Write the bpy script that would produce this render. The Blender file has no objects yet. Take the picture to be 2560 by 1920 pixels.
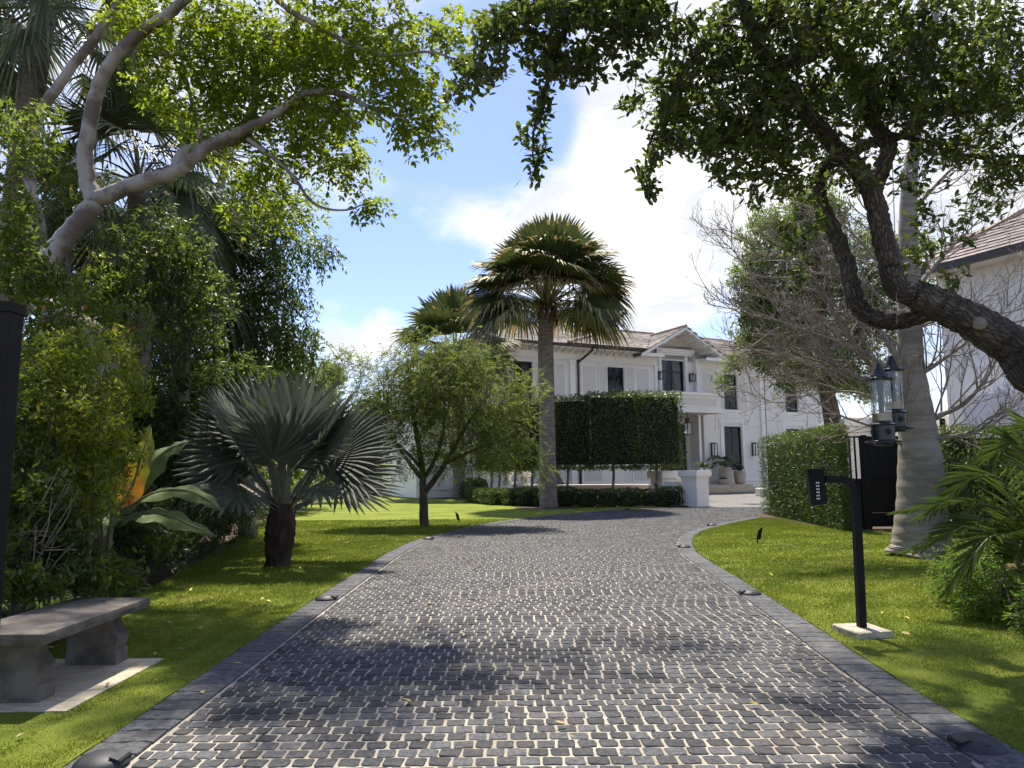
import bpy, bmesh, math, random
import numpy as np
from mathutils import Vector, Matrix
random.seed(7); rng = np.random.default_rng(7)
SC = bpy.context.scene
COL = SC.collection
# ------------------------------------------------------------------ camera
EH = 1.35; FPX = 1800.0; PITCH = math.radians(6.97); ROLL = math.radians(0.45)
c_f = np.array([0, math.cos(PITCH), math.sin(PITCH)])
c_r0 = np.array([1.0, 0, 0]); c_u0 = np.cross(c_r0, c_f)
c_r = c_r0*math.cos(ROLL) - c_u0*math.sin(ROLL)
c_u = c_u0*math.cos(ROLL) + c_r0*math.sin(ROLL)
cam = bpy.data.cameras.new('camera'); cam_o = bpy.data.objects.new('camera', cam); COL.objects.link(cam_o)
cam_o.matrix_world = Matrix(((c_r[0], c_u[0], -c_f[0], 0), (c_r[1], c_u[1], -c_f[1], 0), (c_r[2], c_u[2], -c_f[2], EH), (0, 0, 0, 1)))
cam.sensor_width = 36; cam.lens = 36*FPX/2560; cam.clip_start = 0.05; cam.clip_end = 2000
SC.camera = cam_o
# ------------------------------------------------------------------ sun, sky, exposure
SUN_EL = math.radians(65); SUN_AZ = math.radians(-8)          # azimuth from +Y towards +X
sd = Vector((math.sin(SUN_AZ)*math.cos(SUN_EL), math.cos(SUN_AZ)*math.cos(SUN_EL), math.sin(SUN_EL)))
sun = bpy.data.lights.new('sun', 'SUN'); sun.energy = 2.7; sun.angle = math.radians(1.2); sun.color = (1, 0.91, 0.77)
sun_o = bpy.data.objects.new('sun', sun); COL.objects.link(sun_o)
sun_o.rotation_euler = (-sd).to_track_quat('-Z', 'Y').to_euler(); sun_o.location = (0, 0, 40)
SC.view_settings.view_transform = 'Standard'; SC.view_settings.look = 'None'
SC.view_settings.exposure = 1.8; SC.view_settings.gamma = 1; SC.view_settings.use_curve_mapping = False
SC.cycles.max_bounces = 5; SC.cycles.diffuse_bounces = 3; SC.cycles.glossy_bounces = 2
SC.cycles.transmission_bounces = 3; SC.cycles.transparent_max_bounces = 8
SC.cycles.caustics_reflective = False; SC.cycles.caustics_refractive = False
SC.cycles.sample_clamp_indirect = 4
SC.cycles.use_adaptive_sampling = True; SC.cycles.adaptive_threshold = 0.025
SC.cycles.use_denoising = True
try: SC.cycles.denoiser = 'OPENIMAGEDENOISE'; SC.cycles.denoising_prefilter = 'ACCURATE'
except Exception: pass

class NT:
    """tiny node-tree helper"""
    def __init__(s, nt): s.t = nt; s.n = nt.nodes; s.l = nt.links
    def add(s, typ, **kw):
        nd = s.n.new(typ)
        for k, v in kw.items():
            if k == 'ins':
                for i, val in v.items():
                    if isinstance(val, bpy.types.NodeSocket): s.l.new(val, nd.inputs[i])
                    else: nd.inputs[i].default_value = val
            else: setattr(nd, k, v)
        return nd
    def math(s, op, a, b=0.0, c=0.0, clamp=False):
        nd = s.add('ShaderNodeMath', operation=op, use_clamp=clamp, ins={0: a, 1: b, 2: c}); return nd.outputs[0]
    def mix(s, fac, a, b, mode='MIX'):
        nd = s.add('ShaderNodeMix', data_type='RGBA', blend_type=mode)
        for i, v in ((0, fac), (6, a), (7, b)):
            if isinstance(v, bpy.types.NodeSocket): s.l.new(v, nd.inputs[i])
            else: nd.inputs[i].default_value = (tuple(v)+(1,))[:4] if i else v
        return nd.outputs[2]
    def noise(s, vec, scale, detail=5, rough=.55, dist=0):
        nd = s.add('ShaderNodeTexNoise', ins={'Scale': scale, 'Detail': detail, 'Roughness': rough, 'Distortion': dist})
        if vec is not None: s.l.new(vec, nd.inputs['Vector'])
        return nd.outputs['Fac']
    def smooth(s, v, lo, hi, a=0.0, b=1.0):
        nd = s.add('ShaderNodeMapRange', interpolation_type='SMOOTHSTEP', ins={0: v, 1: lo, 2: hi, 3: a, 4: b}); return nd.outputs[0]

world = bpy.data.worlds.new('World'); SC.world = world; world.use_nodes = True
w = NT(world.node_tree); w.n.clear()
sky = w.add('ShaderNodeTexSky', sky_type='NISHITA', sun_disc=False, sun_elevation=SUN_EL, sun_rotation=SUN_AZ, air_density=1.0, dust_density=0.6, ozone_density=1.6)
tc = w.add('ShaderNodeTexCoord'); sep = w.add('ShaderNodeSeparateXYZ', ins={0: tc.outputs['Generated']})
dz = w.math('MAXIMUM', sep.outputs[2], 0.02); dn = w.math('ADD', dz, 0.22)
cx = w.math('DIVIDE', sep.outputs[0], dn); cy = w.math('DIVIDE', sep.outputs[1], dn)
cv = w.add('ShaderNodeCombineXYZ', ins={0: cx, 1: cy, 2: 0.37}).outputs[0]
n1 = w.noise(cv, 2.3, 9, .58, .35); n2 = w.noise(tc.outputs['Generated'], 9.0, 8, .6, .2); n3 = w.noise(cv, 0.9, 4, .5, .2)
cov = w.math('ADD', w.math('MULTIPLY', n1, .9), w.math('MULTIPLY', n2, .45))
cov = w.math('ADD', cov, w.math('MULTIPLY', n3, .35))
def sky_dir(x, y):
    d = c_f + c_r*((x*2560/2212-1280)/FPX) - c_u*((y*2560/2212-960)/FPX); return d/np.linalg.norm(d)
# cloud banks the photograph shows (direction, half width in degrees, weight); elsewhere the noise field goes on by itself
for (x, y, wd, am) in ((1370, 380, 7, .20), (1480, 120, 10, .22), (1250, 520, 5, .10), (860, 470, 6, .22), (1060, 450, 5, .20), (1430, 640, 3.2, .36), (760, 690, 2.8, .50), (850, 705, 2.0, .36),
                       (1040, 240, 6, -.42), (900, 330, 4.5, -.24), (880, 590, 4.8, -.44), (740, 580, 4.4, -.40), (990, 640, 3.2, -.30), (1220, 310, 2.6, -.14), (1500, 560, 1.8, -.14), (200, 250, 14, .12), (1900, 300, 16, .22)):
    d = sky_dir(x, y)
    dt = w.add('ShaderNodeVectorMath', operation='DOT_PRODUCT', ins={0: tc.outputs['Generated'], 1: tuple(d)}).outputs['Value']
    m = w.smooth(dt, math.cos(math.radians(wd*1.5)), 1.0)
    cov = w.math('ADD', cov, w.math('MULTIPLY', m, am))
mask = w.smooth(cov, .74, 1.20)
shade = w.smooth(w.noise(cv, 4.2, 8, .62, .5), .36, .78)
ccol = w.mix(shade, (.265, .27, .278), (.50, .49, .475))
bluec = w.mix(1.0, sky.outputs[0], (.054, .054, .066), 'MULTIPLY')
haze_f = w.smooth(sep.outputs[2], .24, -.02, 0.0, .42)
bluec = w.mix(haze_f, bluec, (.25, .32, .42))
skc = w.mix(w.math('MULTIPLY', mask, .94), bluec, ccol)
world.cycles.sampling_method = 'MANUAL'; world.cycles.sample_map_resolution = 256
bg = w.add('ShaderNodeBackground', ins={0: skc, 1: 1.0}); wo = w.add('ShaderNodeOutputWorld'); w.l.new(bg.outputs[0], wo.inputs[0])

# ------------------------------------------------------------------ helpers: picking a point at a known distance
KD = 2560/2212
def W3(x, y, Y):
    d = c_f + c_r*((x*KD-1280)/FPX) - c_u*((y*KD-960)/FPX)
    return np.array([0, 0, EH]) + d*(Y/d[1])
def W3a(a):
    a = np.asarray(a, float)
    d = c_f + c_r*((a[:, 0:1]*KD-1280)/FPX) - c_u*((a[:, 1:2]*KD-960)/FPX)
    return np.array([0, 0, EH]) + d*(a[:, 2:3]/d[:, 1:2])

# ------------------------------------------------------------------ materials
MATS = {}
def mat(name, c1, c2=None, sc=6.0, rough=.6, bump=0.0, bsc=40.0, trans=0.0, attr=0.0, c3=None, c3t=.9, spec=.4, metal=0.0, coord='Object', stretch=(1, 1, 1), detail=6, lo=.35, hi=.65, bdist=.01, wave=None, tcol=None, coat=0, hue=0, vor=None, c4=None):
    m = bpy.data.materials.new(name); m.use_nodes = True; t = NT(m.node_tree); t.n.clear()
    out = t.add('ShaderNodeOutputMaterial'); p = t.add('ShaderNodeBsdfPrincipled', ins={'Roughness': rough, 'Metallic': metal, 'Specular IOR Level': spec, 'Coat Weight': coat})
    if coord == 'Bark': vec = t.add('ShaderNodeAttribute', attribute_name='bark_pos').outputs['Vector']
    elif coord == 'World': vec = t.add('ShaderNodeNewGeometry').outputs['Position']
    else: vec = t.add('ShaderNodeTexCoord').outputs[coord]
    mp = t.add('ShaderNodeMapping', ins={'Scale': stretch}); t.l.new(vec, mp.inputs[0]); vec = mp.outputs[0]
    col = None
    if c2 is not None:
        f = t.smooth(t.noise(vec, sc, detail), lo, hi); col = t.mix(f, c1, c2)
    else: col = t.mix(0.0, c1, c1)
    if c4 is not None:
        wp = t.add('ShaderNodeNewGeometry').outputs['Position']; f4 = t.smooth(t.noise(wp, c4[1], 5, .6, .4), c4[2], c4[3], 0.0, c4[4]); col = t.mix(f4, col, c4[0])
    if attr or c3 is not None:
        a = t.add('ShaderNodeAttribute', attribute_name='rnd').outputs['Fac']
        if c3 is not None: col = t.mix(t.smooth(a, c3t, min(1, c3t+.06)), col, c3)
        if attr:
            # a second number from the same value keeps hue and brightness apart
            b = t.math('FRACT', t.math('MULTIPLY', a, 7.31))
            v = t.math('ADD', 1-attr, t.math('MULTIPLY', b, 2*attr))
            h = t.add('ShaderNodeHueSaturation', ins={'Hue': t.math('ADD', .5-hue, t.math('MULTIPLY', a, 2*hue)), 'Value': v, 'Color': col}); col = h.outputs[0]
    t.l.new(col, p.inputs['Base Color'])
    if bump:
        bn = t.noise(vec, bsc, 6, .6)
        if wave:
            wv = t.add('ShaderNodeTexWave', bands_direction=wave[0], ins={'Scale': wave[1], 'Distortion': wave[2], 'Detail': 3.0, 'Detail Scale': 2.0}); t.l.new(vec, wv.inputs[0])
            bn = t.math('ADD', bn, t.math('MULTIPLY', wv.outputs['Fac'], wave[3]))
        if vor:
            dv_ = t.add('ShaderNodeVectorMath', operation='ADD'); t.l.new(vec, dv_.inputs[0]); nz = t.add('ShaderNodeTexNoise', ins={'Scale': vor[0]*.6, 'Detail': 3.0}); t.l.new(vec, nz.inputs['Vector']); sc_ = t.add('ShaderNodeVectorMath', operation='SCALE', ins={3: vor[2]}); t.l.new(nz.outputs['Color'], sc_.inputs[0]); t.l.new(sc_.outputs[0], dv_.inputs[1])
            vn = t.add('ShaderNodeTexVoronoi', feature='DISTANCE_TO_EDGE', ins={'Scale': vor[0]}); t.l.new(dv_.outputs[0], vn.inputs['Vector'])
            bn = t.math('ADD', t.math('MULTIPLY', bn, .35), t.smooth(vn.outputs['Distance'], 0.0, .22, 0.0, vor[1])); cc_ = t.smooth(vn.outputs['Distance'], 0.0, .12, .35, 1.0); col = t.mix(1.0, col, t.add('ShaderNodeCombineColor', ins={0: cc_, 1: cc_, 2: cc_}).outputs[0], 'MULTIPLY'); t.l.new(col, p.inputs['Base Color'])
        b = t.add('ShaderNodeBump', ins={'Strength': bump, 'Distance': bdist, 'Height': bn}); t.l.new(b.outputs[0], p.inputs['Normal'])
    sh = p.outputs[0]
    if trans:
        tr = t.add('ShaderNodeBsdfTranslucent')
        if tcol is not None: t.l.new(t.mix(1.0, col, tcol, 'MULTIPLY'), tr.inputs[0])
        else: t.l.new(col, tr.inputs[0])
        mx = t.add('ShaderNodeMixShader', ins={0: trans}); t.l.new(sh, mx.inputs[1]); t.l.new(tr.outputs[0], mx.inputs[2]); sh = mx.outputs[0]
    t.l.new(sh, out.inputs[0]); MATS[name] = m; return m

# ------------------------------------------------------------------ mesh helpers
def tag(o, label=None, cat=None, group=None, kind=None):
    if label: o['label'] = label
    if cat: o['category'] = cat
    if group: o['group'] = group
    if kind: o['kind'] = kind
    return o
def empty(name, loc, label, cat, group=None, rz=0.0):
    o = bpy.data.objects.new(name, None); COL.objects.link(o); o.location = tuple(loc); o.rotation_euler = (0, 0, rz); o.empty_display_size = .1
    return tag(o, label, cat, group)
def link(name, me, m, parent=None, world_space=True):
    o = bpy.data.objects.new(name, me); COL.objects.link(o)
    if m is not None and not me.materials: me.materials.append(MATS[m] if isinstance(m, str) else m)
    if parent is not None:
        o.parent = parent
        if world_space: o.matrix_parent_inverse = pmat(parent).inverted()
    return o
def pmat(o):
    m = Matrix.LocRotScale(o.location, o.rotation_euler, o.scale)
    if o.parent is not None: m = pmat(o.parent) @ o.matrix_parent_inverse @ m
    return m
def npmesh(name, V, F, rnd=None, smooth=False):
    V = np.asarray(V, np.float32).reshape(-1, 3); F = np.asarray(F, np.int32); n, k = F.shape
    me = bpy.data.meshes.new(name); me.vertices.add(len(V)); me.vertices.foreach_set('co', V.ravel())
    me.loops.add(n*k); me.loops.foreach_set('vertex_index', F.ravel())
    me.polygons.add(n); me.polygons.foreach_set('loop_start', np.arange(0, n*k, k, dtype=np.int32))
    me.polygons.foreach_set('use_smooth', np.full(n, smooth, bool))
    me.update(calc_edges=True)
    if rnd is not None:
        a = me.attributes.new('rnd', 'FLOAT', 'FACE'); a.data.foreach_set('value', np.asarray(rnd, np.float32))
    return me
class MB:
    """collects plain shapes of ONE part"""
    def __init__(s): s.v = []; s.f = []
    def poly(s, pts): b = len(s.v); s.v += [tuple(p) for p in pts]; s.f.append(tuple(range(b, b+len(pts)))); return s
    def box(s, x0, x1, y0, y1, z0, z1, bev=0.0):
        if bev:
            bm = bmesh.new(); bmesh.ops.create_cube(bm, size=1)
            bmesh.ops.scale(bm, vec=(abs(x1-x0), abs(y1-y0), abs(z1-z0)), verts=bm.verts); bmesh.ops.translate(bm, vec=((x0+x1)/2, (y0+y1)/2, (z0+z1)/2), verts=bm.verts)
            bmesh.ops.bevel(bm, geom=bm.edges[:], offset=bev, segments=2, affect='EDGES', profile=.6)
            bm.verts.index_update(); b = len(s.v); s.v += [tuple(v.co) for v in bm.verts]; s.f += [tuple(b+v.index for v in f.verts) for f in bm.faces]; bm.free(); return s
        b = len(s.v); s.v += [(x, y, z) for z in (z0, z1) for y in (y0, y1) for x in (x0, x1)]
        s.f += [tuple(b+i for i in q) for q in ((0, 2, 3, 1), (4, 5, 7, 6), (0, 1, 5, 4), (2, 6, 7, 3), (0, 4, 6, 2), (1, 3, 7, 5))]; return s
    def prism(s, prof, axis, a, b):
        """closed 2D outline pushed along an axis ('x','y','z') from a to b"""
        def P(p, q): return {'x': (q, p[0], p[1]), 'y': (p[0], q, p[1]), 'z': (p[0], p[1], q)}[axis]
        n = len(prof); k = len(s.v); s.v += [P(p, a) for p in prof]+[P(p, b) for p in prof]
        s.f += [tuple(k+i for i in range(n))[::-1], tuple(k+n+i for i in range(n))]+[(k+i, k+(i+1) % n, k+n+(i+1) % n, k+n+i) for i in range(n)]; return s
    def tube(s, pts, rad, n=10, caps=True):
        V, F = tube_np(pts, rad, n, caps); b = len(s.v); s.v += [tuple(p) for p in V]; s.f += [tuple(b+i for i in q) for q in F]; return s
    def lathe(s, prof, n=24, c=(0, 0, 0), a0=0.0, a1=2*math.pi):
        full = abs(a1-a0-2*math.pi) < 1e-6; m = n if full else n+1; k = len(s.v)
        for (r, z) in prof: s.v += [(c[0]+r*math.cos(a0+(a1-a0)*i/n), c[1]+r*math.sin(a0+(a1-a0)*i/n), c[2]+z) for i in range(m)]
        for j in range(len(prof)-1):
            for i in range(n): i2 = (i+1) % m; s.f.append((k+j*m+i, k+j*m+i2, k+(j+1)*m+i2, k+(j+1)*m+i))
        return s
    def build(s, name, m, parent=None, smooth=False, local=True, label=None, cat=None, group=None, kind=None, auto=None):
        me = bpy.data.meshes.new(name); me.from_pydata(s.v, [], s.f); me.validate()
        bm = bmesh.new(); bm.from_mesh(me); bmesh.ops.remove_doubles(bm, verts=bm.verts, dist=1e-5); bmesh.ops.recalc_face_normals(bm, faces=bm.faces)
        if smooth:
            for f in bm.faces: f.smooth = True
            if auto is not None:
                for e in bm.edges:
                    if len(e.link_faces) == 2 and e.calc_face_angle(0) > auto: e.smooth = False
        bm.to_mesh(me); bm.free()
        return tag(link(name, me, m, parent, not local), label, cat, group, kind)
def catmull(pts, n=6):
    P = np.asarray(pts, float)
    if len(P) < 3: return np.array([P[0]+(P[-1]-P[0])*t for t in np.linspace(0, 1, n+1)])
    Q = np.vstack([2*P[0]-P[1], P, 2*P[-1]-P[-2]]); out = []
    for i in range(1, len(Q)-2):
        for t in np.linspace(0, 1, n, endpoint=False):
            a, b, c, d = Q[i-1], Q[i], Q[i+1], Q[i+2]
            out.append(.5*((2*b)+(-a+c)*t+(2*a-5*b+4*c-d)*t*t+(-a+3*b-3*c+d)*t**3))
    out.append(P[-1]); return np.array(out)
def tube_np(pts, rad, n=8, caps=True, lump=0.0):
    P = np.asarray(pts, float); m = len(P); R = np.broadcast_to(np.asarray(rad, float), (m,))
    T = np.gradient(P, axis=0); T /= np.linalg.norm(T, axis=1)[:, None]+1e-9
    a = np.array([0, 0, 1.0]) if abs(T[0][2]) < .9 else np.array([1.0, 0, 0]); U = np.cross(T[0], a); U /= np.linalg.norm(U); V = []
    for i in range(m):
        U = U-T[i]*(U@T[i]); U /= np.linalg.norm(U)+1e-9; Wv = np.cross(T[i], U)
        for k in range(n):
            an = 2*math.pi*k/n; rr = R[i]*(1+(lump*(rng.random()-.5) if lump else 0)); V.append(P[i]+rr*(U*math.cos(an)+Wv*math.sin(an)))
    F = [(i*n+k, i*n+(k+1) % n, (i+1)*n+(k+1) % n, (i+1)*n+k) for i in range(m-1) for k in range(n)]
    if caps:
        V.append(P[0]); V.append(P[-1]); b = m*n
        F += [((k+1) % n, k, b) for k in range(n)]+[((m-1)*n+k, (m-1)*n+(k+1) % n, b+1) for k in range(n)]
    return np.array(V), F
def bark_pos(pts, rad, n, caps=True):
    P = np.asarray(pts, float); m = len(P); R = np.broadcast_to(np.asarray(rad, float), (m,)); s_ = np.concatenate([[0], np.cumsum(np.linalg.norm(np.diff(P, axis=0), axis=1))])+random.uniform(0, 50)
    a = 2*math.pi*np.arange(n)/n; X = (R[:, None]*np.cos(a)).ravel(); Y = (R[:, None]*np.sin(a)).ravel(); Z = np.repeat(s_, n); B = np.stack([X, Y, Z], 1)
    return np.vstack([B, [[0, 0, s_[0]], [0, 0, s_[-1]]]]) if caps else B
def set_bark(me, B): a = me.attributes.new('bark_pos', 'FLOAT_VECTOR', 'POINT'); a.data.foreach_set('vector', np.asarray(B, np.float32).ravel())
def unit(a): return a/(np.linalg.norm(a, axis=-1, keepdims=True)+1e-9)
def rnd_unit(n): return unit(rng.normal(size=(n, 3)))
def leaves(P, D, N, L, Wd, fold=.25, simple=False, t1=.32, t2=.7, w2=.8, bend=0.0):
    """leaf blades: 6 corners folded along the midrib (or a 4-corner blade), one rnd number per leaf"""
    n = len(P); D = unit(D); S = unit(np.cross(D, N)); N = np.cross(S, D)
    L = np.broadcast_to(L, (n,))[:, None]; Wd = np.broadcast_to(Wd, (n,))[:, None]/2
    r = rng.random(n)
    if simple:
        V = np.stack([P, P+D*L*.45+S*Wd+N*Wd*fold, P+D*L-N*L*bend, P+D*L*.45-S*Wd+N*Wd*fold], 1)
        F = np.arange(n*4).reshape(n, 4); return V.reshape(-1, 3), F, r
    V = np.stack([P, P+D*L*t1+S*Wd+N*Wd*fold, P+D*L*t2+S*Wd*w2+N*(Wd*fold*.8-L*bend*.4), P+D*L-N*L*bend, P+D*L*t2-S*Wd*w2+N*(Wd*fold*.8-L*bend*.4), P+D*L*t1-S*Wd+N*Wd*fold], 1)
    b = np.arange(n)[:, None]*6; F = np.concatenate([b+np.array([[0, 3, 2, 1]]), b+np.array([[0, 5, 4, 3]])], 1).reshape(-1, 4)
    return V.reshape(-1, 3), F, np.repeat(r, 2)
def join_np(parts):
    V = []; F = []; R = []; o = 0
    for (v, f, r) in parts: V.append(v); F.append(f+o); R.append(r); o += len(v)
    return np.concatenate(V), np.concatenate(F), np.concatenate(R)
def leaf_obj(name, parts, m, parent, smooth=False):
    V, F, R = join_np(parts) if isinstance(parts, list) else parts
    return link(name, npmesh(name, V, F, R, smooth), m, parent)
def tubes_obj(name, tubes, m, parent, n=8, smooth=True, lump=0.0):
    V = []; F = []; o = 0; BP = []
    for (pts, rad, *k) in tubes:
        v, f = tube_np(pts, rad, k[0] if k else n, True, lump); BP.append(bark_pos(pts, rad, k[0] if k else n)); V += list(v); F += [tuple(o+i for i in q) for q in f]; o += len(v)
    me = bpy.data.meshes.new(name); me.from_pydata([tuple(p) for p in V], [], F); me.polygons.foreach_set('use_smooth', np.full(len(me.polygons), smooth, bool)); me.update(); set_bark(me, np.concatenate(BP))
    return link(name, me, m, parent)
def sticks(A, B, ra, rb, sag=0.0, n=4):
    """many thin tapered twigs A->B with a bowed middle"""
    k = len(A); A = np.asarray(A); B = np.asarray(B); Mi = (A+B)/2+rng.normal(size=(k, 3))*np.linalg.norm(B-A, axis=1)[:, None]*.07+np.array([0, 0, sag])
    D = unit(B-A); X = unit(np.cross(D, rnd_unit(k))); Y = np.cross(D, X); ra = np.broadcast_to(ra, (k,))[:, None]; rb = np.broadcast_to(rb, (k,))[:, None]; V = []
    for (c, r) in ((A, ra), (Mi, (ra+rb)/2), (B, rb)):
        for j in range(n): an = 2*math.pi*j/n; V.append(c+r*(X*math.cos(an)+Y*math.sin(an)))
    V = np.stack(V, 1).reshape(-1, 3); b = np.arange(k)[:, None]*(3*n); F = []
    for s in range(2):
        for j in range(n): F.append(b+np.array([[s*n+j, s*n+(j+1) % n, (s+1)*n+(j+1) % n, (s+1)*n+j]]))
    return V, np.stack(F, 1).reshape(-1, 4), np.full(k*2*n, .5)
def connect(skel, C, maxn=6000):
    """each leaf cluster joins the nearest wood: main limbs first, then clusters already joined"""
    nodes = [np.asarray(p) for p in skel]; Np = np.array(nodes); C = np.asarray(C)
    d0 = np.array([np.min(np.sum((Np-c)**2, 1)) for c in C]); order = np.argsort(d0); par = np.zeros((len(C), 3)); allp = np.vstack([Np, np.zeros((len(C), 3))]); k = len(Np)
    for i in order:
        dd = np.sum((allp[:k]-C[i])**2, 1); j = int(np.argmin(dd)); par[i] = allp[j]; allp[k] = C[i]; k += 1
    return par
def blob_pts(blobs):
    """blobs: (x, y, rx, ry, depth, rdepth, count) -> points spread through the crown's volume"""
    out = []
    for (x, y, rx, ry, Y, rY, n) in blobs:
        u = rnd_unit(n)*rng.random((n, 1))**(1/2.4)
        out.append(np.stack([x+u[:, 0]*rx, y+u[:, 1]*ry, Y+u[:, 2]*rY], 1))
    return W3a(np.concatenate(out))
# ------------------------------------------------------------------ materials of the ground
mat('mulch', (.045, .028, .018), (.10, .06, .038), 30, .9, .8, 60, coord='World', bdist=.02)
mat('mortar', (.26, .232, .185), (.37, .34, .285), 2.2, .9, .5, 180, coord='World', bdist=.004, c4=((.22, .19, .145), .8, .52, .75, .5))
mat('cobble', (.042, .044, .048), (.078, .081, .087), 38, .75, .9, 90, attr=.40, c4=((.115, .107, .095), .9, .5, .74, .5), coord='World', bdist=.004, spec=.22)
mat('border_slate', (.048, .051, .056), (.095, .099, .107), 26, .72, .9, 60, attr=.25, c4=((.15, .138, .12), 1.1, .5, .75, .45), coord='World', bdist=.006, spec=.22)
mat('lawn', (.135, .185, .022), (.205, .24, .034), .9, .9, .9, 160, coord='World', bdist=.02, spec=.15, c4=((.24, .22, .07), 1.6, .56, .74, .55))
mat('grass_blade', (.155, .21, .024), (.23, .27, .036), .9, .65, attr=.3, hue=.025, c4=((.27, .24, .08), 1.6, .56, .74, .55), coord='World', trans=.3, spec=.2, c3=(.25, .22, .08), c3t=.95)
def strip(name, ys, xl, xr, z, m, nx=1, jit=0.0, **kw):
    V = []; F = []
    for y in ys:
        for i in range(nx+1): V.append((xl(y)+(xr(y)-xl(y))*i/nx, y, z+(random.uniform(-jit, jit) if jit else 0)))
    for j in range(len(ys)-1):
        for i in range(nx): a = j*(nx+1)+i; F.append((a, a+1, a+nx+2, a+nx+1))
    me = bpy.data.meshes.new(name); me.from_pydata(V, [], F); o = link(name, me, m); return tag(o, **kw)
def fn(pts, smooth=True):
    P = catmull(pts, 10) if smooth else np.array(pts, float); P = P[np.argsort(P[:, 1])]
    return lambda y: float(np.interp(y, P[:, 1], P[:, 0]))
LO = [(-2.06, -5), (-2.08, 1.5), (-2.1, 4), (-2.13, 6), (-2.15, 8), (-2.15, 10.5), (-2.12, 12.5), (-1.98, 14.5), (-1.58, 16.4), (-.75, 19.1), (.35, 21.4), (2.07, 23.8), (4.07, 25.8), (6.6, 26.9)]
RO = [(2.34, -5), (2.38, 1.5), (2.42, 4), (2.5, 5.3), (2.6, 6.4), (2.73, 8), (2.84, 9.5), (2.93, 11), (3.07, 12.3), (3.36, 13.7), (3.86, 15.4), (4.5, 16.8), (5.47, 18.4), (6.5, 19.9), (7.6, 21.5)]
def offset(pts, d):
    P = catmull(pts, 8); T = np.gradient(P, axis=0); T = unit(T); return P+np.stack([T[:, 1], -T[:, 0]], 1)*d
LI = offset(LO, .28); RI = offset(RO, -.27)
lo_, ro_ = fn(LO), fn(RO); li_ = fn(LI, False); ri_ = fn(RI, False)
MB().poly([(-400, -60, -.05), (400, -60, -.05), (400, 600, -.05), (-400, 600, -.05)]).build('ground', 'mulch', kind='structure')
ys = np.arange(-5, 26.91, .25)
drive = strip('driveway', ys, lambda y: lo_(y)+.02, lambda y: (ro_(y) if y < 21.4 else 7.6+(y-21.4)*1.2), 0.0, 'mortar', 6, kind='structure')
bed_ = fn([(-3.5, -5), (-3.55, 2), (-3.6, 5.2), (-3.9, 6.8), (-4.2, 8.2), (-4.9, 11.4), (-5.9, 15.5), (-7, 20.3), (-9, 33), (-11.6, 53)])
def llr(y):
    if y <= 26.85: return lo_(y)
    return float(np.interp(y, [26.85, 27.6, 28.2, 33, 36, 45, 53], [6.0, 5.4, 2.5, -1.2, -2.0, -2.4, -2.4]))
strip('lawn', np.arange(-5, 53.1, .3), bed_, llr, .012, 'lawn', 14, .006, kind='structure')
rr_ = fn([(5.2, -5), (4.9, 3), (4.6, 5), (4.5, 6.5), (5.0, 8), (6.2, 10), (8, 12), (8.6, 15.4), (7.6, 16.3), (7.75, 21.4)], False)
strip('lawn', np.arange(-5, 21.41, .3), ro_, rr_, .012, 'lawn', 10, .006, kind='structure')
# forecourt between pillar and house: rows of setts too small to tell apart
m = bpy.data.materials.new('far_setts'); m.use_nodes = True; t = NT(m.node_tree); p = t.n['Principled BSDF']; p.inputs['Roughness'].default_value = .6
ge = t.add('ShaderNodeNewGeometry').outputs['Position']
br = t.add('ShaderNodeTexBrick', ins={'Color1': (.05, .052, .056, 1), 'Color2': (.085, .088, .094, 1), 'Mortar': (.26, .24, .2, 1), 'Scale': 1.0, 'Mortar Size': .007, 'Mortar Smooth': .3, 'Brick Width': .1, 'Row Height': .1}); t.l.new(ge, br.inputs[0]); t.l.new(br.outputs[0], p.inputs[0]); MATS['far_setts'] = m
MB().poly([(-30, 53.1, -.03), (-30, 90, -.03), (90, 90, -.03), (90, 53.1, -.03)]).build('terrace', 'mulch', kind='structure')
MB().poly([(6.6, 26.95, .0), (60, 26.95, .0), (60, 53, .0), (6.6, 53, .0)]).build('forecourt', 'far_setts', kind='structure')
# ---- cobbles: 28 hand-cut outlines shared by all
PIT = .107; ROW = .107
NC = 12
def cobble_verts(wx, wy, h):
    o = []; c = random.uniform(.05, .12)
    for (x, y) in ((-1+c*2, -1), (-.25, -1), (.3, -1), (1-c*2, -1), (1, -1+c*2), (1, .1), (1, 1-c*2), (1-c*2, 1), (.2, 1), (-1+c*2, 1), (-1, 1-c*2), (-1, -.6)):
        o.append((wx/2*x*random.uniform(.93, 1.05)+random.uniform(-.002, .002), wy/2*y*random.uniform(.92, 1.05)+random.uniform(-.002, .002)))
    top = h+random.uniform(-.0015, .0015); tx, ty = random.uniform(-.03, .03), random.uniform(-.03, .03)
    return [(x, y, -.004) for x, y in o]+[(x*.99, y*.99, top*.6) for x, y in o]+[(x*.93, y*.92, top+x*tx+y*ty) for x, y in o]
cob_f = [(i, (i+1) % NC, NC+(i+1) % NC, NC+i) for i in range(NC)]+[(NC+i, NC+(i+1) % NC, 2*NC+(i+1) % NC, 2*NC+i) for i in range(NC)]
variants = []
for i in range(28):
    V = cobble_verts(PIT*random.uniform(.82, .93), ROW*random.uniform(.82, .91), .0042)
    me = bpy.data.meshes.new('cobble'); me.from_pydata(V, [], cob_f+[tuple(range(2*NC, 3*NC))]); me.materials.append(MATS['cobble'])
    a = me.attributes.new('rnd', 'FLOAT', 'FACE'); a.data.foreach_set('value', np.full(len(me.polygons), random.random(), np.float32)); variants.append((me, np.array(V)))
singles = 0; bigV = []; bigF = []; bigR = []; off = 0
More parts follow.
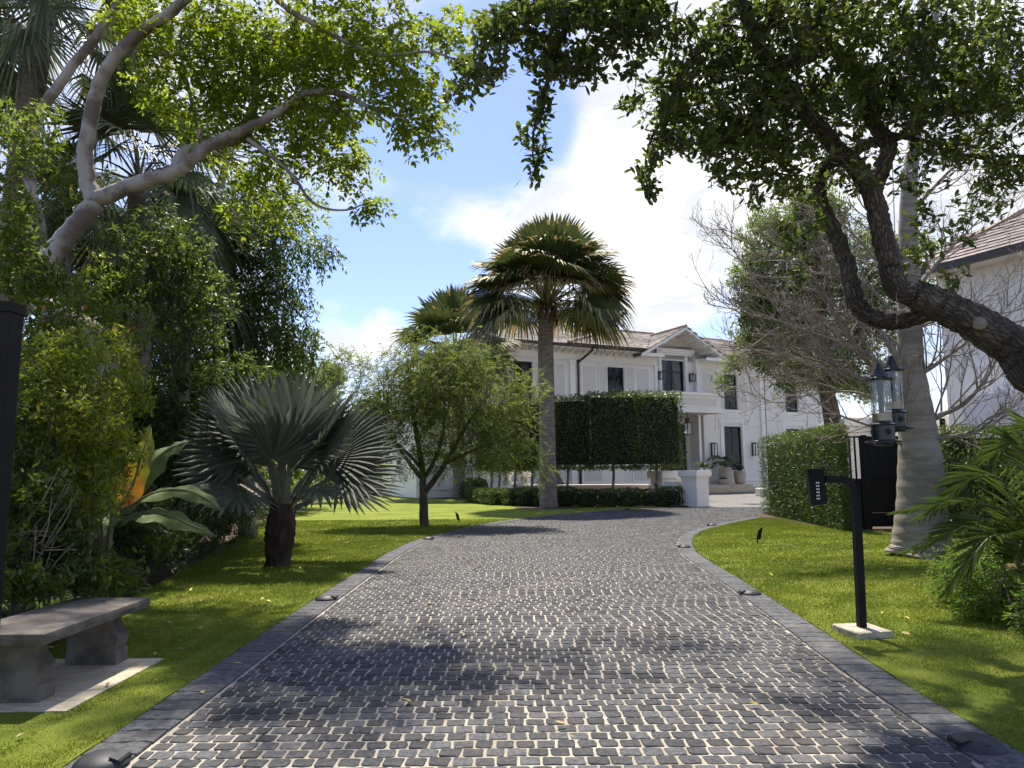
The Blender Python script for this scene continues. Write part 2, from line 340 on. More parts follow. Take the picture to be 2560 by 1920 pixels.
quadtop = [(24, 25, 26, 27), (24, 27, 28, 35), (35, 28, 29, 34), (34, 29, 30, 33), (33, 30, 31, 32)]; cq = np.array(cob_f+quadtop)
allc = []
row = 0; y = 2.5
while y < 26.8:
    xl = li_(y); xr = ri_(y) if y < 21.2 else 7.6+(y-21.4)*1.2
    x = xl+.008-(PIT*.5 if row % 2 else 0)+random.uniform(-.012, .012); xr -= .008
    while x < xr-.02:
        pw = PIT*random.uniform(.93, 1.07); a, b = max(x, xl+.008), min(x+pw, xr)
        if b-a > .028: allc.append(((a+b)/2, y+random.uniform(-.004, .004), (b-a)/PIT, row))
        x += pw
    y += ROW; row += 1
for (x, y, s, row) in allc:
    d = np.array([x, y, -EH]); zc = d@c_f; px = 1280+FPX*(d@c_r)/zc; py = 960-FPX*(d@c_u)/zc
    vi = random.randrange(28); me, V = variants[vi]; ang = random.gauss(0, .035)
    if singles < 300 and 25 < px < 2535 and py < 1915:
        o = bpy.data.objects.new('cobble', me); COL.objects.link(o); o.parent = drive; o.location = (x, y, .001); o.scale = (s, random.choice((1, -1)) if False else 1, 1); o.rotation_euler = (0, 0, ang); singles += 1
    else:
        c_, s_ = math.cos(ang), math.sin(ang); X = V[:, 0]*s; Y = V[:, 1]
        bigV.append(np.stack([x+X*c_-Y*s_, y+X*s_+Y*c_, V[:, 2]+.001], 1)); bigF.append(cq+off); bigR.append(np.full(len(cq), random.random())); off += 36
o = link('cobbles', npmesh('cobbles', np.concatenate(bigV), np.concatenate(bigF), np.concatenate(bigR)), 'cobble', drive); o['kind'] = 'stuff'
# ---- border stones along both edges
bvars = []
for i in range(14):
    n = 6; pts = []; Lx, Wy = .262, .158
    for k in range(n+1): pts.append((-Lx/2+Lx*k/n, -Wy/2+random.uniform(-.009, .009)))
    for k in range(n+1): pts.append((Lx/2-Lx*k/n, Wy/2+random.uniform(-.009, .009)))
    N = len(pts); V = [(x, y, -.004) for x, y in pts]+[(x, y, .009) for x, y in pts]+[(x*.975, y*.95, .014+random.uniform(-.001, .001)) for x, y in pts]
    F = [(k, (k+1) % N, N+(k+1) % N, N+k) for k in range(N)]+[(N+k, N+(k+1) % N, 2*N+(k+1) % N, 2*N+k) for k in range(N)]+[tuple(range(2*N, 3*N))]
    me = bpy.data.meshes.new('border_stone'); me.from_pydata(V, [], F); me.materials.append(MATS['border_slate'])
    a = me.attributes.new('rnd', 'FLOAT', 'FACE'); a.data.foreach_set('value', np.full(len(me.polygons), random.random(), np.float32)); bvars.append(me)
for (P, sgn, ymax) in ((LO, 1, 26.8), (RO, -1, 21.3)):
    C = offset(P, sgn*.14); seg = np.linalg.norm(np.diff(C, axis=0), axis=1); cum = np.concatenate([[0], np.cumsum(seg)]); s = 0
    while s < cum[-1]-.1:
        x, y = np.interp(s, cum, C[:, 0]), np.interp(s, cum, C[:, 1]); x2, y2 = np.interp(s+.05, cum, C[:, 0]), np.interp(s+.05, cum, C[:, 1])
        if 2.9 < y < ymax:
            o = bpy.data.objects.new('border_stone', random.choice(bvars)); COL.objects.link(o); o.parent = drive; o.location = (x, y, .001); o.rotation_euler = (0, 0, math.atan2(y2-y, x2-x)-math.pi/2+random.uniform(-.02, .02)+(math.pi if random.random() < .5 else 0))
        s += .168
# ---- mown grass blades (nearer lawns), thinning out with distance
def blades(name, xl, xr, y0, y1, n, hol=()):
    y = y0+(y1-y0)*rng.random(n)**1.55; a = np.array([xl(v) for v in np.linspace(y0, y1, 200)]); b = np.array([xr(v) for v in np.linspace(y0, y1, 200)])
    gx = np.linspace(y0, y1, 200); A = np.interp(y, gx, a); B = np.interp(y, gx, b); x = A+(B-A)*rng.random(n)
    k = np.ones(n, bool)
    for (hx0, hx1, hy0, hy1) in hol: k &= ~((x > hx0) & (x < hx1) & (y > hy0) & (y < hy1))
    x, y = x[k], y[k]; n = len(x); s = np.clip(y/5.5, .8, 3.0)
    h = rng.uniform(.010, .022, n)*np.clip(s, .8, 1.7); wd = rng.uniform(.0022, .004, n)*s; an = rng.random(n)*2*math.pi; tl = rng.uniform(.1, 1.0, n)*h; ta = rng.random(n)*2*math.pi
    B0 = np.stack([x, y, np.full(n, .008)], 1); S = np.stack([np.cos(an), np.sin(an), 0*an], 1)*wd[:, None]; T = B0+np.stack([np.cos(ta)*tl, np.sin(ta)*tl, h], 1)
    V = np.stack([B0-S, B0+S, T], 1).reshape(-1, 3); o = link(name, npmesh(name, V, np.arange(3*n).reshape(n, 3), rng.random(n)), 'grass_blade'); return o
tag(blades('grass', bed_, lambda y: lo_(y)+.022, 3.0, 21, 190000, ((-3.72, -2.57, 4.3, 5.46),)), 'short mown green grass of the lawn left of the driveway', 'grass', kind='stuff')
tag(blades('grass', lambda y: ro_(y)-.022, rr_, 3.0, 20.5, 210000, ((2.70, 3.0, 5.9, 6.35),)), 'short mown green grass of the lawn right of the driveway', 'grass', kind='stuff')
# ------------------------------------------------------------------ the white house
mat('stucco', (.82, .785, .715), (.845, .81, .74), .5, .85, .25, 90, coord='Object', bdist=.004, spec=.2, c4=((.66, .63, .56), .5, .5, .8, .5))
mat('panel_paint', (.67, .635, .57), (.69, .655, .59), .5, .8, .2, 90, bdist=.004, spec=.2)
mat('white_paint', (.865, .83, .765), (.88, .845, .78), 1, .55, spec=.3)
mat('black_metal', (.008, .008, .009), (.016, .016, .017), 8, .45, spec=.4)
mat('gutter_brown', (.055, .04, .036), (.075, .055, .05), 5, .4, metal=.2)
mat('roof_tile', (.16, .136, .122), (.27, .24, .215), .6, .8, .5, 30, attr=.3, bdist=.01, hue=.012, spec=.25)
mat('ridge_tile', (.42, .29, .22), (.55, .40, .31), 3, .8, .4, 40, attr=.15, spec=.25)
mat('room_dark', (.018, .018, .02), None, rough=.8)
mat('curtain', (.42, .48, .50), (.6, .66, .68), 4, .9, .5, 8, trans=.25, stretch=(14, 1, .3))
mat('travertine', (.42, .33, .22), (.58, .48, .35), 5, .7, .4, 60, bdist=.004, stretch=(1, 1, 4))
mat('stone_white', (.55, .53, .48), (.70, .68, .62), 14, .8, .6, 60)
def glass(name, tint=(.5, .55, .55), fac=.06, rough=.02):
    m = bpy.data.materials.new(name); m.use_nodes = True; t = NT(m.node_tree); t.n.clear(); out = t.add('ShaderNodeOutputMaterial')
    lw = t.add('ShaderNodeLayerWeight', ins={0: .5}).outputs['Facing']; f = t.math('ADD', t.math('MULTIPLY', t.math('POWER', lw, 4.0), .9), .04+fac, clamp=True)
    a = t.add('ShaderNodeBsdfTransparent', ins={0: tuple(tint)+(1,)}); b = t.add('ShaderNodeBsdfGlossy', ins={'Roughness': rough}); mx = t.add('ShaderNodeMixShader', ins={0: f})
    t.l.new(a.outputs[0], mx.inputs[1]); t.l.new(b.outputs[0], mx.inputs[2]); t.l.new(mx.outputs[0], out.inputs[0]); MATS[name] = m
glass('window_glass', (.5, .54, .55), .0); glass('clear_plastic', (.86, .88, .87), .05, .08)
HA = math.radians(25.436)
house = empty('mansion', (.08, 41.4, 0), 'large white two-storey mansion with brown tiled roof, shutters and central gable', 'house', rz=HA)
def wall_open(b, u0, u1, v0, v1, y, ops, th=.3, rev=.2):
    us = sorted({u0, u1}|{o[0] for o in ops}|{o[1] for o in ops}); vs = sorted({v0, v1}|{o[2] for o in ops}|{o[3] for o in ops})
    for i in range(len(us)-1):
        for j in range(len(vs)-1):
            uc, vc = (us[i]+us[i+1])/2, (vs[j]+vs[j+1])/2
            if any(o[0] < uc < o[1] and o[2] < vc < o[3] for o in ops): continue
            b.poly([(us[i], y, vs[j]), (us[i+1], y, vs[j]), (us[i+1], y, vs[j+1]), (us[i], y, vs[j+1])])
    for (a, c, d, e) in ops:
        for q in ([(a, y, d), (a, y+rev, d), (a, y+rev, e), (a, y, e)], [(c, y, d), (c, y, e), (c, y+rev, e), (c, y+rev, d)], [(a, y, d), (c, y, d), (c, y+rev, d), (a, y+rev, d)], [(a, y, e), (a, y+rev, e), (c, y+rev, e), (c, y, e)]): b.poly(q)
    return b
def ring(b, u0, u1, v0, v1, t, y, proud):
    b.box(u0, u1, y-proud, y, v1-t, v1); b.box(u0, u1, y-proud, y, v0, v0+t); b.box(u0, u0+t, y-proud, y, v0+t, v1-t); b.box(u1-t, u1, y-proud, y, v0+t, v1-t); return b
UP = [(0, 1.23), (6.45, 7.67), (15.67, 16.85), (21.35, 22.55)]
LOW = [(0, 1.25, 1.9, 4.25), (6.4, 7.75, 1.9, 4.25), (15.54, 17.05, 1.35, 4.27), (21.25, 22.73, 1.35, 4.22)]
ops = [(a, b, 5.41, 7.78) for a, b in UP]+LOW
# main wall in bays, each a part
for (u0, u1) in ((-2.1, 3.95), (3.95, 10.21)):
    wall_open(MB(), u0, u1, 0, 8.75, 0, [o for o in ops if u0 < o[0] < u1]).build('wall', 'stucco', house)
wall_open(MB(), 14.0, 19.0, 0, 8.75, 0, [o for o in ops if 14 < o[0] < 19]).build('wall', 'stucco', house)
wall_open(MB(), 19.0, 24.95, 0, 8.75, .12, [o for o in ops if o[0] > 19]).build('wall', 'stucco', house)
# entrance bay: recessed window wall above the balcony, porch below
bw = (10.73, 12.58, 6.3, 8.62)
MBb = MB(); wall_open(MBb, 10.21, 13.33, 5.0, 9.5, .25, [bw]); MBb.poly([(10.21, 0, 5), (10.21, .25, 5), (10.21, .25, 9), (10.21, 0, 9)]); MBb.poly([(13.33, 0, 5), (13.33, .25, 5), (13.33, .25, 9), (13.33, 0, 9)])
MBb.poly([(13.33, 0, 4.95), (14.0, 0, 4.95), (14.0, 0, 8.75), (13.33, 0, 8.75)]); MBb.build('wall', 'stucco', house)
MBp = MB(); MBp.poly([(10.21, 0, 0), (10.21, 1.5, 0), (10.21, 1.5, 5), (10.21, 0, 5)]).poly([(13.85, 0, 0), (13.85, 1.5, 0), (13.85, 1.5, 5), (13.85, 0, 5)]).poly([(10.21, 0, 4.97), (13.85, 0, 4.97), (13.85, 1.5, 4.97), (10.21, 1.5, 4.97)])
wall_open(MBp, 10.21, 13.85, 0, 4.97, 1.5, [(11.1, 13.6, .45, 4.45)]); MBp.poly([(13.85, 0, 0), (14.0, 0, 0), (14.0, 0, 4.95), (13.85, 0, 4.95)]); MBp.build('porch', 'stucco', house)
ring(MB(), 10.35, 13.83, .46, 4.9, .1, 1.5, .05).build('door_surround', 'white_paint', house)
dr = MB().box(11.1, 13.6, 1.6, 1.66, .46, 4.45).build('door', 'black_metal', house)
for (a, b) in ((11.2, 12.3), (12.4, 13.5)):
    for (c, d) in ((.65, 1.5), (1.65, 4.3)): ring(MB(), a, b, c, d, .07, 1.6, .03).build('door_panel', 'black_metal', dr)
MB().tube([(12.28, 1.5, 2.0), (12.28, 1.5, 2.6)], .025, 8).build('handle', 'gutter_brown', dr)
# side and rear walls; near-black backing sheets paint in unlit room darkness
MB().poly([(24.95, .12, 0), (24.95, 9, 0), (24.95, 9, 8.75), (24.95, .12, 8.75)]).poly([(-2.1, 0, 0), (-2.1, 11, 0), (-2.1, 11, 8.75), (-2.1, 0, 8.75)]).poly([(-2.1, 11, 0), (24.95, 11, 0), (24.95, 11, 8.75), (-2.1, 11, 8.75)]).build('side_wall', 'stucco', house)
MB().box(-5.74, -2.1, .2, 7, 0, 4.6).box(-5.95, -2.1, .0, 7.2, 4.6, 4.85).build('low_wing', 'stucco', house)
MB().box(-2.0, 10.1, 1.9, 1.95, .1, 8.6).box(14.05, 24.8, 1.9, 1.95, .1, 8.6).box(10.25, 13.3, 2.3, 2.35, 5.1, 9).build('room_backing', 'room_dark', house)
# plinth and string courses
pl = MB(); pl.box(-5.75, 10.2, -.07, 0, 0, .42); pl.box(-5.75, 10.2, -.11, 0, .42, .5); pl.box(14, 18.75, -.07, 0, 0, .62); pl.box(14, 18.75, -.11, 0, .62, .72); pl.box(19.1, 24.95, .04, .12, 0, .62); pl.build('plinth', 'white_paint', house)
fr = MB(); fr.box(-2.1, 10.2, -.06, 0, 8.05, 8.42); fr.box(-2.1, 10.2, -.12, 0, 8.42, 8.62); fr.box(13.35, 18.78, -.06, 0, 8.08, 8.42); fr.box(13.35, 18.78, -.12, 0, 8.42, 8.62); fr.box(19.1, 24.95, .05, .12, 8.1, 8.6); fr.build('frieze', 'white_paint', house)
for (a, b, y0) in ((3.72, 4.06, -.16), (10.0, 10.2, -.09), (13.36, 13.55, -.09), (18.78, 19.12, -.16), (24.6, 24.95, 0.0), (-2.1, -1.8, -.09)):
    MB().box(a, b, y0, 0 if a < 24 else .12, .0, 8.05).box(a-.05, b+.05, y0-.05, 0, 7.85, 8.06).build('pilaster', 'white_paint', house)
# windows
def window(u0, u1, v0, v1, y, grid, low=None, curt=False):
    w_ = ring(MB(), u0+.003, u1-.003, v0+.003, v1-.003, .075, y+.16, .07).build('window', 'black_metal', house)
    if low: MB().box(u0+.075, u1-.075, y+.10, y+.15, low-.04, low+.04).build('transom', 'black_metal', w_)
    for k in range(1, grid): x = u0+(u1-u0)*k/grid; MB().box(x-.03, x+.03, y+.105, y+.148, v0+.07, v1-.07).build('mullion', 'black_metal', w_)
    zs = [v0+.05]+([low] if low else [])+[v1-.05]
    for j in range(len(zs)-1):
        for k in range(grid):
            a = u0+.05+(u1-u0-.1)*k/grid; b = u0+.05+(u1-u0-.1)*(k+1)/grid; tl = random.uniform(-.006, .006); tz = random.uniform(-.006, .006)
            MB().poly([(a, y+.13-tl, zs[j]), (b, y+.13+tl, zs[j]), (b, y+.13+tl+tz, zs[j+1]), (a, y+.13-tl+tz, zs[j+1])]).build('pane', 'window_glass', w_)
    if curt:
        for (a, b, sg) in curt:
            V = MB(); n = 40
            for i in range(n):
                for q in range(1): pass
            pts = []
            for j in range(9):
                f = j/8; zz = v0+.05+(v1-v0-.1)*f; wq = (b-a)*(.55+.45*f**1.5); x0 = a if sg < 0 else b-wq
                pts.append([(x0+wq*i/n, y+.30+.03*math.sin(i*.95+j*.15), zz) for i in range(n+1)])
            for j in range(8):
                for i in range(n): V.poly([pts[j][i], pts[j][i+1], pts[j+1][i+1], pts[j+1][i]])
            V.build('curtain', 'curtain', w_, smooth=True)
    return w_
slat_me = None
def shutter(u0, u1, v0, v1, y):
    global slat_me
    s = ring(MB(), u0, u1, v0, v1, .055, y-.005, .055).build('shutter', 'white_paint', house)
    n = 27; h = (v1-v0-.11)/n; wd = u1-u0-.11
    if slat_me is None:
        bm = MB(); bm.v = [(-.5, -.028, -.030), (.5, -.028, -.030), (.5, -.02, -.036), (-.5, -.02, -.036), (-.5, .022, .036), (.5, .022, .036), (.5, .026, .028), (-.5, .026, .028)]; bm.f = [(0, 1, 2, 3), (4, 5, 6, 7), (0, 1, 5, 4), (3, 2, 6, 7), (0, 3, 7, 4), (1, 2, 6, 5)]
        slat_me = bpy.data.meshes.new('slat'); slat_me.from_pydata(bm.v, [], bm.f); slat_me.materials.append(MATS['white_paint'])
    for k in range(n):
        o = bpy.data.objects.new('slat', slat_me); COL.objects.link(o); o.parent = s; o.location = ((u0+u1)/2, y-.03, v0+.055+h*(k+.5)); o.scale = (wd, 1, h/.072*.92)
    return s
for i, (a, b) in enumerate(UP):
    y = .12 if i == 3 else 0
    window(a, b, 5.41, 7.78, y, 2, 6.22, [(a+.62, b-.05, 1)] if i == 0 else False); shutter(a-.72, a-.03, 5.40, 7.84, y); shutter(b+.06, b+.75, 5.40, 7.84, y)
    sl = MB(); sl.box(a-.95, b+.95, y-.16, y, 5.22, 5.36); sl.box(a-.85, b+.85, y-.11, y, 5.05, 5.22); sl.box(a-.75, b+.75, y-.06, y, 4.85, 5.05); sl.build('sill_cornice', 'white_paint', house)
for (a, b, c, d) in LOW:
    y = .12 if a > 20 else 0
    window(a, b, c, d, y, 2, d-.62); sr = ring(MB(), a-.34, b+.34, c-.3, d+.5, .30, y, .07); sr.build('window_surround', 'white_paint', house)
    for (p, q) in ((a-.72, a-.37), (b+.37, b+.72)): ring(MB(), p, q, 3.98, 4.83, .07, y, .06).build('console_frame', 'white_paint', house)
window(*bw, .25, 2, 7.78, [(10.8, 11.5, -1), (11.8, 12.5, 1)])
MB().box(10.5, 10.72, .13, .25, 6.3, 8.85).box(12.6, 12.82, .13, .25, 6.3, 8.85).build('window_surround', 'white_paint', house)
MB().box(10.3, 13.2, .05, .25, 8.85, 8.98).box(10.25, 13.25, -.02, .25, 8.98, 9.12).box(10.2, 13.3, -.09, .25, 9.12, 9.24).build('head_cornice', 'white_paint', house)
# raised panels on the upper wall and low down
for (u0, u1) in ((-2.0, -.8), (2.15, 3.5), (4.55, 5.68), (8.47, 9.62), (13.75, 14.9), (17.75, 18.6)):
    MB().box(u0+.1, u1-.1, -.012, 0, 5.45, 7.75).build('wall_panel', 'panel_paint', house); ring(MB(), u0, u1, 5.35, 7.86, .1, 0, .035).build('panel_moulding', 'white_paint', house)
for (u0, u1) in ((-2.0, 3.6), (4.2, 9.9), (13.62, 18.7)): ring(MB(), u0-.08, u1+.08, 5.42 if False else 7.93, 8.03, .04, 0, .03).build('string_moulding', 'white_paint', house)
for (u0, u1) in ((-5.4, -4.0), (-3.8, -2.4), (-1.7, -.4), (1.6, 3.5), (4.5, 6.0), (8.1, 9.8)):
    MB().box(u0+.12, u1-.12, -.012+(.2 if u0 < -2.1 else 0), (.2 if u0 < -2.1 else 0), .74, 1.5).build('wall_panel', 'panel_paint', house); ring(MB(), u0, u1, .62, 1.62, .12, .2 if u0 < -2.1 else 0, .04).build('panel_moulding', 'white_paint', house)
# balcony
bal = MB().box(9.4, 14.1, -1.6, 0, 4.98, 5.18).box(9.5, 14.0, -1.5, -1.38, 5.18, 6.08).box(9.5, 9.62, -1.38, 0, 5.18, 6.08).box(13.88, 14.0, -1.38, 0, 5.18, 6.08).build('balcony', 'stucco', house)
MB().box(9.38, 14.12, -1.62, -1.26, 6.08, 6.24).box(9.38, 9.74, -1.26, 0, 6.08, 6.24).box(13.76, 14.12, -1.26, 0, 6.08, 6.24).build('coping', 'white_paint', bal)
ring(MB(), 9.75, 13.75, 5.34, 5.95, .06, -1.5, .035).build('panel_moulding', 'white_paint', bal); MB().box(9.85, 13.65, -1.51, -1.5, 5.43, 5.86).build('wall_panel', 'panel_paint', bal)
# roof
def tiles(name, poly, tw=.24, te=.31, m='roof_tile', parent=house):
    P = np.array(poly, float); e = unit(P[1]-P[0]); nrm = unit(np.cross(P[1]-P[0], P[-1]-P[0]+0*P[0])); nrm = nrm if nrm[2] > 0 else -nrm; s = np.cross(nrm, e)
    if s[2] < 0: s = -s
    q = np.stack([(P-P[0])@e, (P-P[0])@s], 1); lo, hi = q.min(0), q.max(0); T = []
    r = 0
    for t_ in np.arange(lo[1], hi[1], te):
        for a in np.arange(lo[0]-(tw/2 if r % 2 else 0), hi[0], tw): T.append((a+tw/2, t_+te/2))
        r += 1
    T = np.array(T); ins = np.zeros(len(T), bool); n = len(q); j = n-1
    for i in range(n):
        c = ((q[i, 1] > T[:, 1]) != (q[j, 1] > T[:, 1])) & (T[:, 0] < (q[j, 0]-q[i, 0])*(T[:, 1]-q[i, 1])/(q[j, 1]-q[i, 1]+1e-12)+q[i, 0]); ins ^= c; j = i
    T = T[ins]; n = len(T); V = []
    jz = rng.uniform(0, .012, n)
    for (dx, dy, dzz) in ((-.5, -.52, .0), (.5, -.52, .0), (.5, .6, -.02), (-.5, .6, -.02), (-.5, -.52, .035), (.5, -.52, .035), (.5, .6, .012), (-.5, .6, .012)):
        V.append(P[0]+np.outer(T[:, 0]+dx*tw*.965, e)+np.outer(T[:, 1]+dy*te, s)+np.outer(dzz+jz, nrm))
    V = np.stack(V, 1).reshape(-1, 3); b = np.arange(n)[:, None]*8; F = np.concatenate([b+np.array([[4, 5, 6, 7]]), b+np.array([[0, 1, 5, 4]]), b+np.array([[1, 2, 6, 5]]), b+np.array([[0, 4, 7, 3]])], 1).reshape(-1, 4)
    me = npmesh(name, V, F, np.repeat(rng.random(n), 4)); o = link(name, me, m, parent, False); o['kind'] = 'stuff'
    d = MB(); d.poly([tuple(p-nrm*.012) for p in P]); d.poly([tuple(p-nrm*.14) for p in P][::-1]); 
    for i in range(len(P)): d.poly([tuple(P[i]-nrm*.012), tuple(P[(i+1) % len(P)]-nrm*.012), tuple(P[(i+1) % len(P)]-nrm*.14), tuple(P[i]-nrm*.14)])
    d.build('roof_deck', 'gutter_brown', o); return o
R0 = (-3.0, -1.0, 8.84); RA = (3.1, 5, 11.25)
tiles('roof_slope', [R0, (8.5, -1.0, 8.84), (11.74, 3.2, 10.527), (11.74, 5, 11.25), RA]); tiles('roof_slope', [(15.0, -1.0, 8.84), (25.9, -1.0, 8.84), (20.2, 5, 11.25), (11.74, 5, 11.25), (11.74, 3.2, 10.527)]); tiles('roof_slope', [(-3, 11, 8.84), R0, RA]); tiles('roof_slope', [(25.9, 11, 8.84), (-3, 11, 8.84), RA, (20.2, 5, 11.25)]); tiles('roof_slope', [(25.9, -1, 8.84), (25.9, 11, 8.84), (20.2, 5, 11.25)])
tiles('roof_slope', [(3.1, -1.1, 8.88), (8.7, -1.1, 8.88), (11.74, 2.5, 10.547), (12.2, 3, 10.78), (8.87, 3, 10.78)]); tiles('roof_slope', [(3.1, -1.1, 8.88), (8.87, 3, 10.78), (7.5, 4.4, 10.8)])
GP = 11.74
tiles('roof_slope', [(8.3, 3.5, 8.60), (8.3, -1.15, 8.60), (GP, -1.15, 10.52), (GP, 3.5, 10.52)], .24, .27); tiles('roof_slope', [(15.18, -1.15, 8.60), (15.18, 3.5, 8.60), (GP, 3.5, 10.52), (GP, -1.15, 10.52)], .24, .27)
def ridge(pts):
    P = catmull(pts, 1) if len(pts) > 2 else np.array(pts, float); L = np.linalg.norm(P[-1]-P[0]); n = max(2, int(L/.36)); b = MB()
    for k in range(n):
        a = P[0]+(P[-1]-P[0])*k/n; c = P[0]+(P[-1]-P[0])*(k+1.12)/n; b.tube([a+np.array([0, 0, .01]), c+np.array([0, 0, .03])], [.115, .10], 8)
    b.build('ridge_tiles', 'ridge_tile', house)['kind'] = 'stuff'
ridge([RA, (20.2, 5, 11.25)]); ridge([(-3, -1, 8.88), RA]); ridge([(3.1, -1.1, 8.92), (8.87, 3, 10.80)]); ridge([(8.87, 3, 10.8), (12.6, 3, 10.8)]); ridge([(GP, -1.2, 10.55), (GP, 3.5, 10.55)]); ridge([(25.9, -1, 8.88), (20.2, 5, 11.25)])
# gable front: barge boards, soffit, tympanum
bg_ = MB()
for sx in (-1, 1):
    x1 = 8.22 if sx < 0 else 15.26
    bg_.poly([(x1, -1.17, 8.36), (GP, -1.17, 10.32), (GP, -1.17, 10.50), (x1, -1.17, 8.54)]); bg_.poly([(x1, -1.17, 8.36), (GP, -1.17, 10.32), (GP, -1.10, 10.32), (x1, -1.10, 8.36)])
bg_.build('barge_board', 'white_paint', house)
MB().poly([(8.3, -1.1, 8.40), (GP, -1.1, 10.34), (GP, .3, 10.34), (8.3, .3, 8.40)]).poly([(15.18, -1.1, 8.40), (GP, -1.1, 10.34), (GP, .3, 10.34), (15.18, .3, 8.40)]).build('gable_soffit', 'stucco', house)
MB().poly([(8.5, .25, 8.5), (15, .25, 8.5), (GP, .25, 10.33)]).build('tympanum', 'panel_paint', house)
for k in range(5):
    f = .15+.18*k
    for sx in (-1, 1):
        x = GP+sx*(3.3*(1-f)); z = 8.52+1.9*f; MB().box(x-.07, x+.07, -1.05, .25, z-.16, z-.02).build('rafter_tail', 'white_paint', house)
for (a, b) in ((8.35, 10.05), (13.45, 15.0)): MB().box(a, b, -1.0, 0, 8.50, 8.60).box(a-.03, b+.03, -1.05, -1.0, 8.46, 8.66).build('gable_return', 'white_paint', house)
for (a, b) in ((-2.9, 8.3), (15.2, 25.8)): MB().box(a, b, -.95, 0, 8.66, 8.69).build('soffit', 'white_paint', house)
rt = MB().prism([(-.92, 8.655), (0, 8.655), (0, 8.42), (-.3, 8.44), (-.92, 8.58)], 'x', -.055, .055); rto = rt.build('rafter_tail', 'white_paint', house); rto.location = (-2.6, 0, 0)
for u in list(np.arange(-2.15, 8.2, .45))+list(np.arange(15.45, 25.6, .45)):
    o = rto.copy(); COL.objects.link(o); o.parent = house; o.location = (u, 0, 0)
for (a, b, y, z) in ((-3.0, 3.05, -1.06, 8.80), (3.05, 8.25, -1.16, 8.84), (15.2, 25.9, -1.06, 8.80)): MB().box(a, b, y-.1, y+.02, z-.09, z+.05).build('gutter', 'gutter_brown', house)
MB().tube(catmull([(4.78, -1.05, 8.74), (4.78, -.95, 8.55), (4.55, -.45, 8.2), (4.33, -.1, 7.9), (4.33, -.09, 7.4), (4.33, -.09, .3)], 5), .07, 10).build('downspout', 'gutter_brown', house, smooth=True)
MB().tube(catmull([(19.25, -1.0, 8.74), (19.25, -.85, 8.5), (19.25, -.1, 8.2), (19.25, -.02, 7.8), (19.22, -.02, .3)], 5), .075, 10).build('downspout', 'gutter_brown', house, smooth=True)
# entrance steps
st = MB().box(9.0, 15.9, -2.05, -.12, 0, .46, .02).build('step', 'travertine', house); MB().box(8.8, 17.6, -2.45, -2.055, 0, .31, .02).build('step', 'travertine', house); MB().box(8.6, 18.4, -2.85, -2.455, 0, .15, .02).build('step', 'travertine', house)
def hpt(u, o, v): return (house.location.x+u*math.cos(HA)+o*math.sin(HA), house.location.y+u*math.sin(HA)-o*math.cos(HA), v)
# lanterns fixed to the wall, pendant in the porch
def lantern(loc, h, wd, label, pend=False):
    L = empty('pendant_lantern' if pend else 'wall_lantern', loc, label, 'lantern', None if pend else 'black framed lanterns on the house front', rz=HA)
    f = MB(); t_ = .022
    for sx in (-1, 1):
        for sy in (-1, 1): f.box(sx*wd/2-t_, sx*wd/2+t_, sy*wd/2-t_, sy*wd/2+t_, 0, h)
    for z in (0, h):
        for s in (-1, 1): f.box(-wd/2, wd/2, s*wd/2-t_*.98, s*wd/2+t_*.98, z-t_, z+t_); f.box(s*wd/2-t_*.98, s*wd/2+t_*.98, -wd/2, wd/2, z-t_*.96, z+t_*.96)
    f.build('frame', 'black_metal', L)
    for s in (-1, 1): MB().poly([(-wd/2, s*wd/2, 0), (wd/2, s*wd/2, 0), (wd/2, s*wd/2, h), (-wd/2, s*wd/2, h)]).build('pane', 'clear_plastic', L)
    MB().lathe([(0, .02), (.05, .02), (.05, h*.45), (0, h*.45)], 10).build('candle', 'white_paint', L)
    if pend: MB().box(-.1, .1, -.1, .1, h+.02, h+.3).box(-.02, .02, -.02, .02, h+.3, h+.95).build('stem', 'black_metal', L)
    else: MB().box(-.04, .04, -.06, wd/2+.22, h-.02, h+.06).box(-.06, .06, wd/2+.16, wd/2+.22, -.05, h+.06).build('bracket', 'black_metal', L)
lantern(hpt(10.45, .05, 7.2), .45, .22, 'small black wall lantern left of the curtained balcony window'); lantern(hpt(13.05, .05, 7.2), .45, .22, 'small black wall lantern right of the curtained balcony window')
lantern(hpt(14.42, .3, 2.3), .8, .24, 'black wall lantern just above the big leaves of the potted plant'); lantern(hpt(17.95, .3, 2.35), .8, .24, 'black wall lantern right of the tall ground-floor window above the hedge')
lantern(hpt(11.7, 1.0, 3.6), .75, .38, 'black framed pendant lantern hanging under the balcony at the front door', True)
cm = empty('security_camera', hpt(24.2, 0, 4.15), 'small white dome security camera high on the house wall', 'camera', rz=HA); MB().lathe([(0, .16), (.1, .16), (.1, 0), (0, 0)], 12).build('mount', 'white_paint', cm); MB().lathe([(.09, 0), (.085, -.05), (.05, -.1), (0, -.115)], 12).build('dome', 'black_metal', cm, smooth=True)
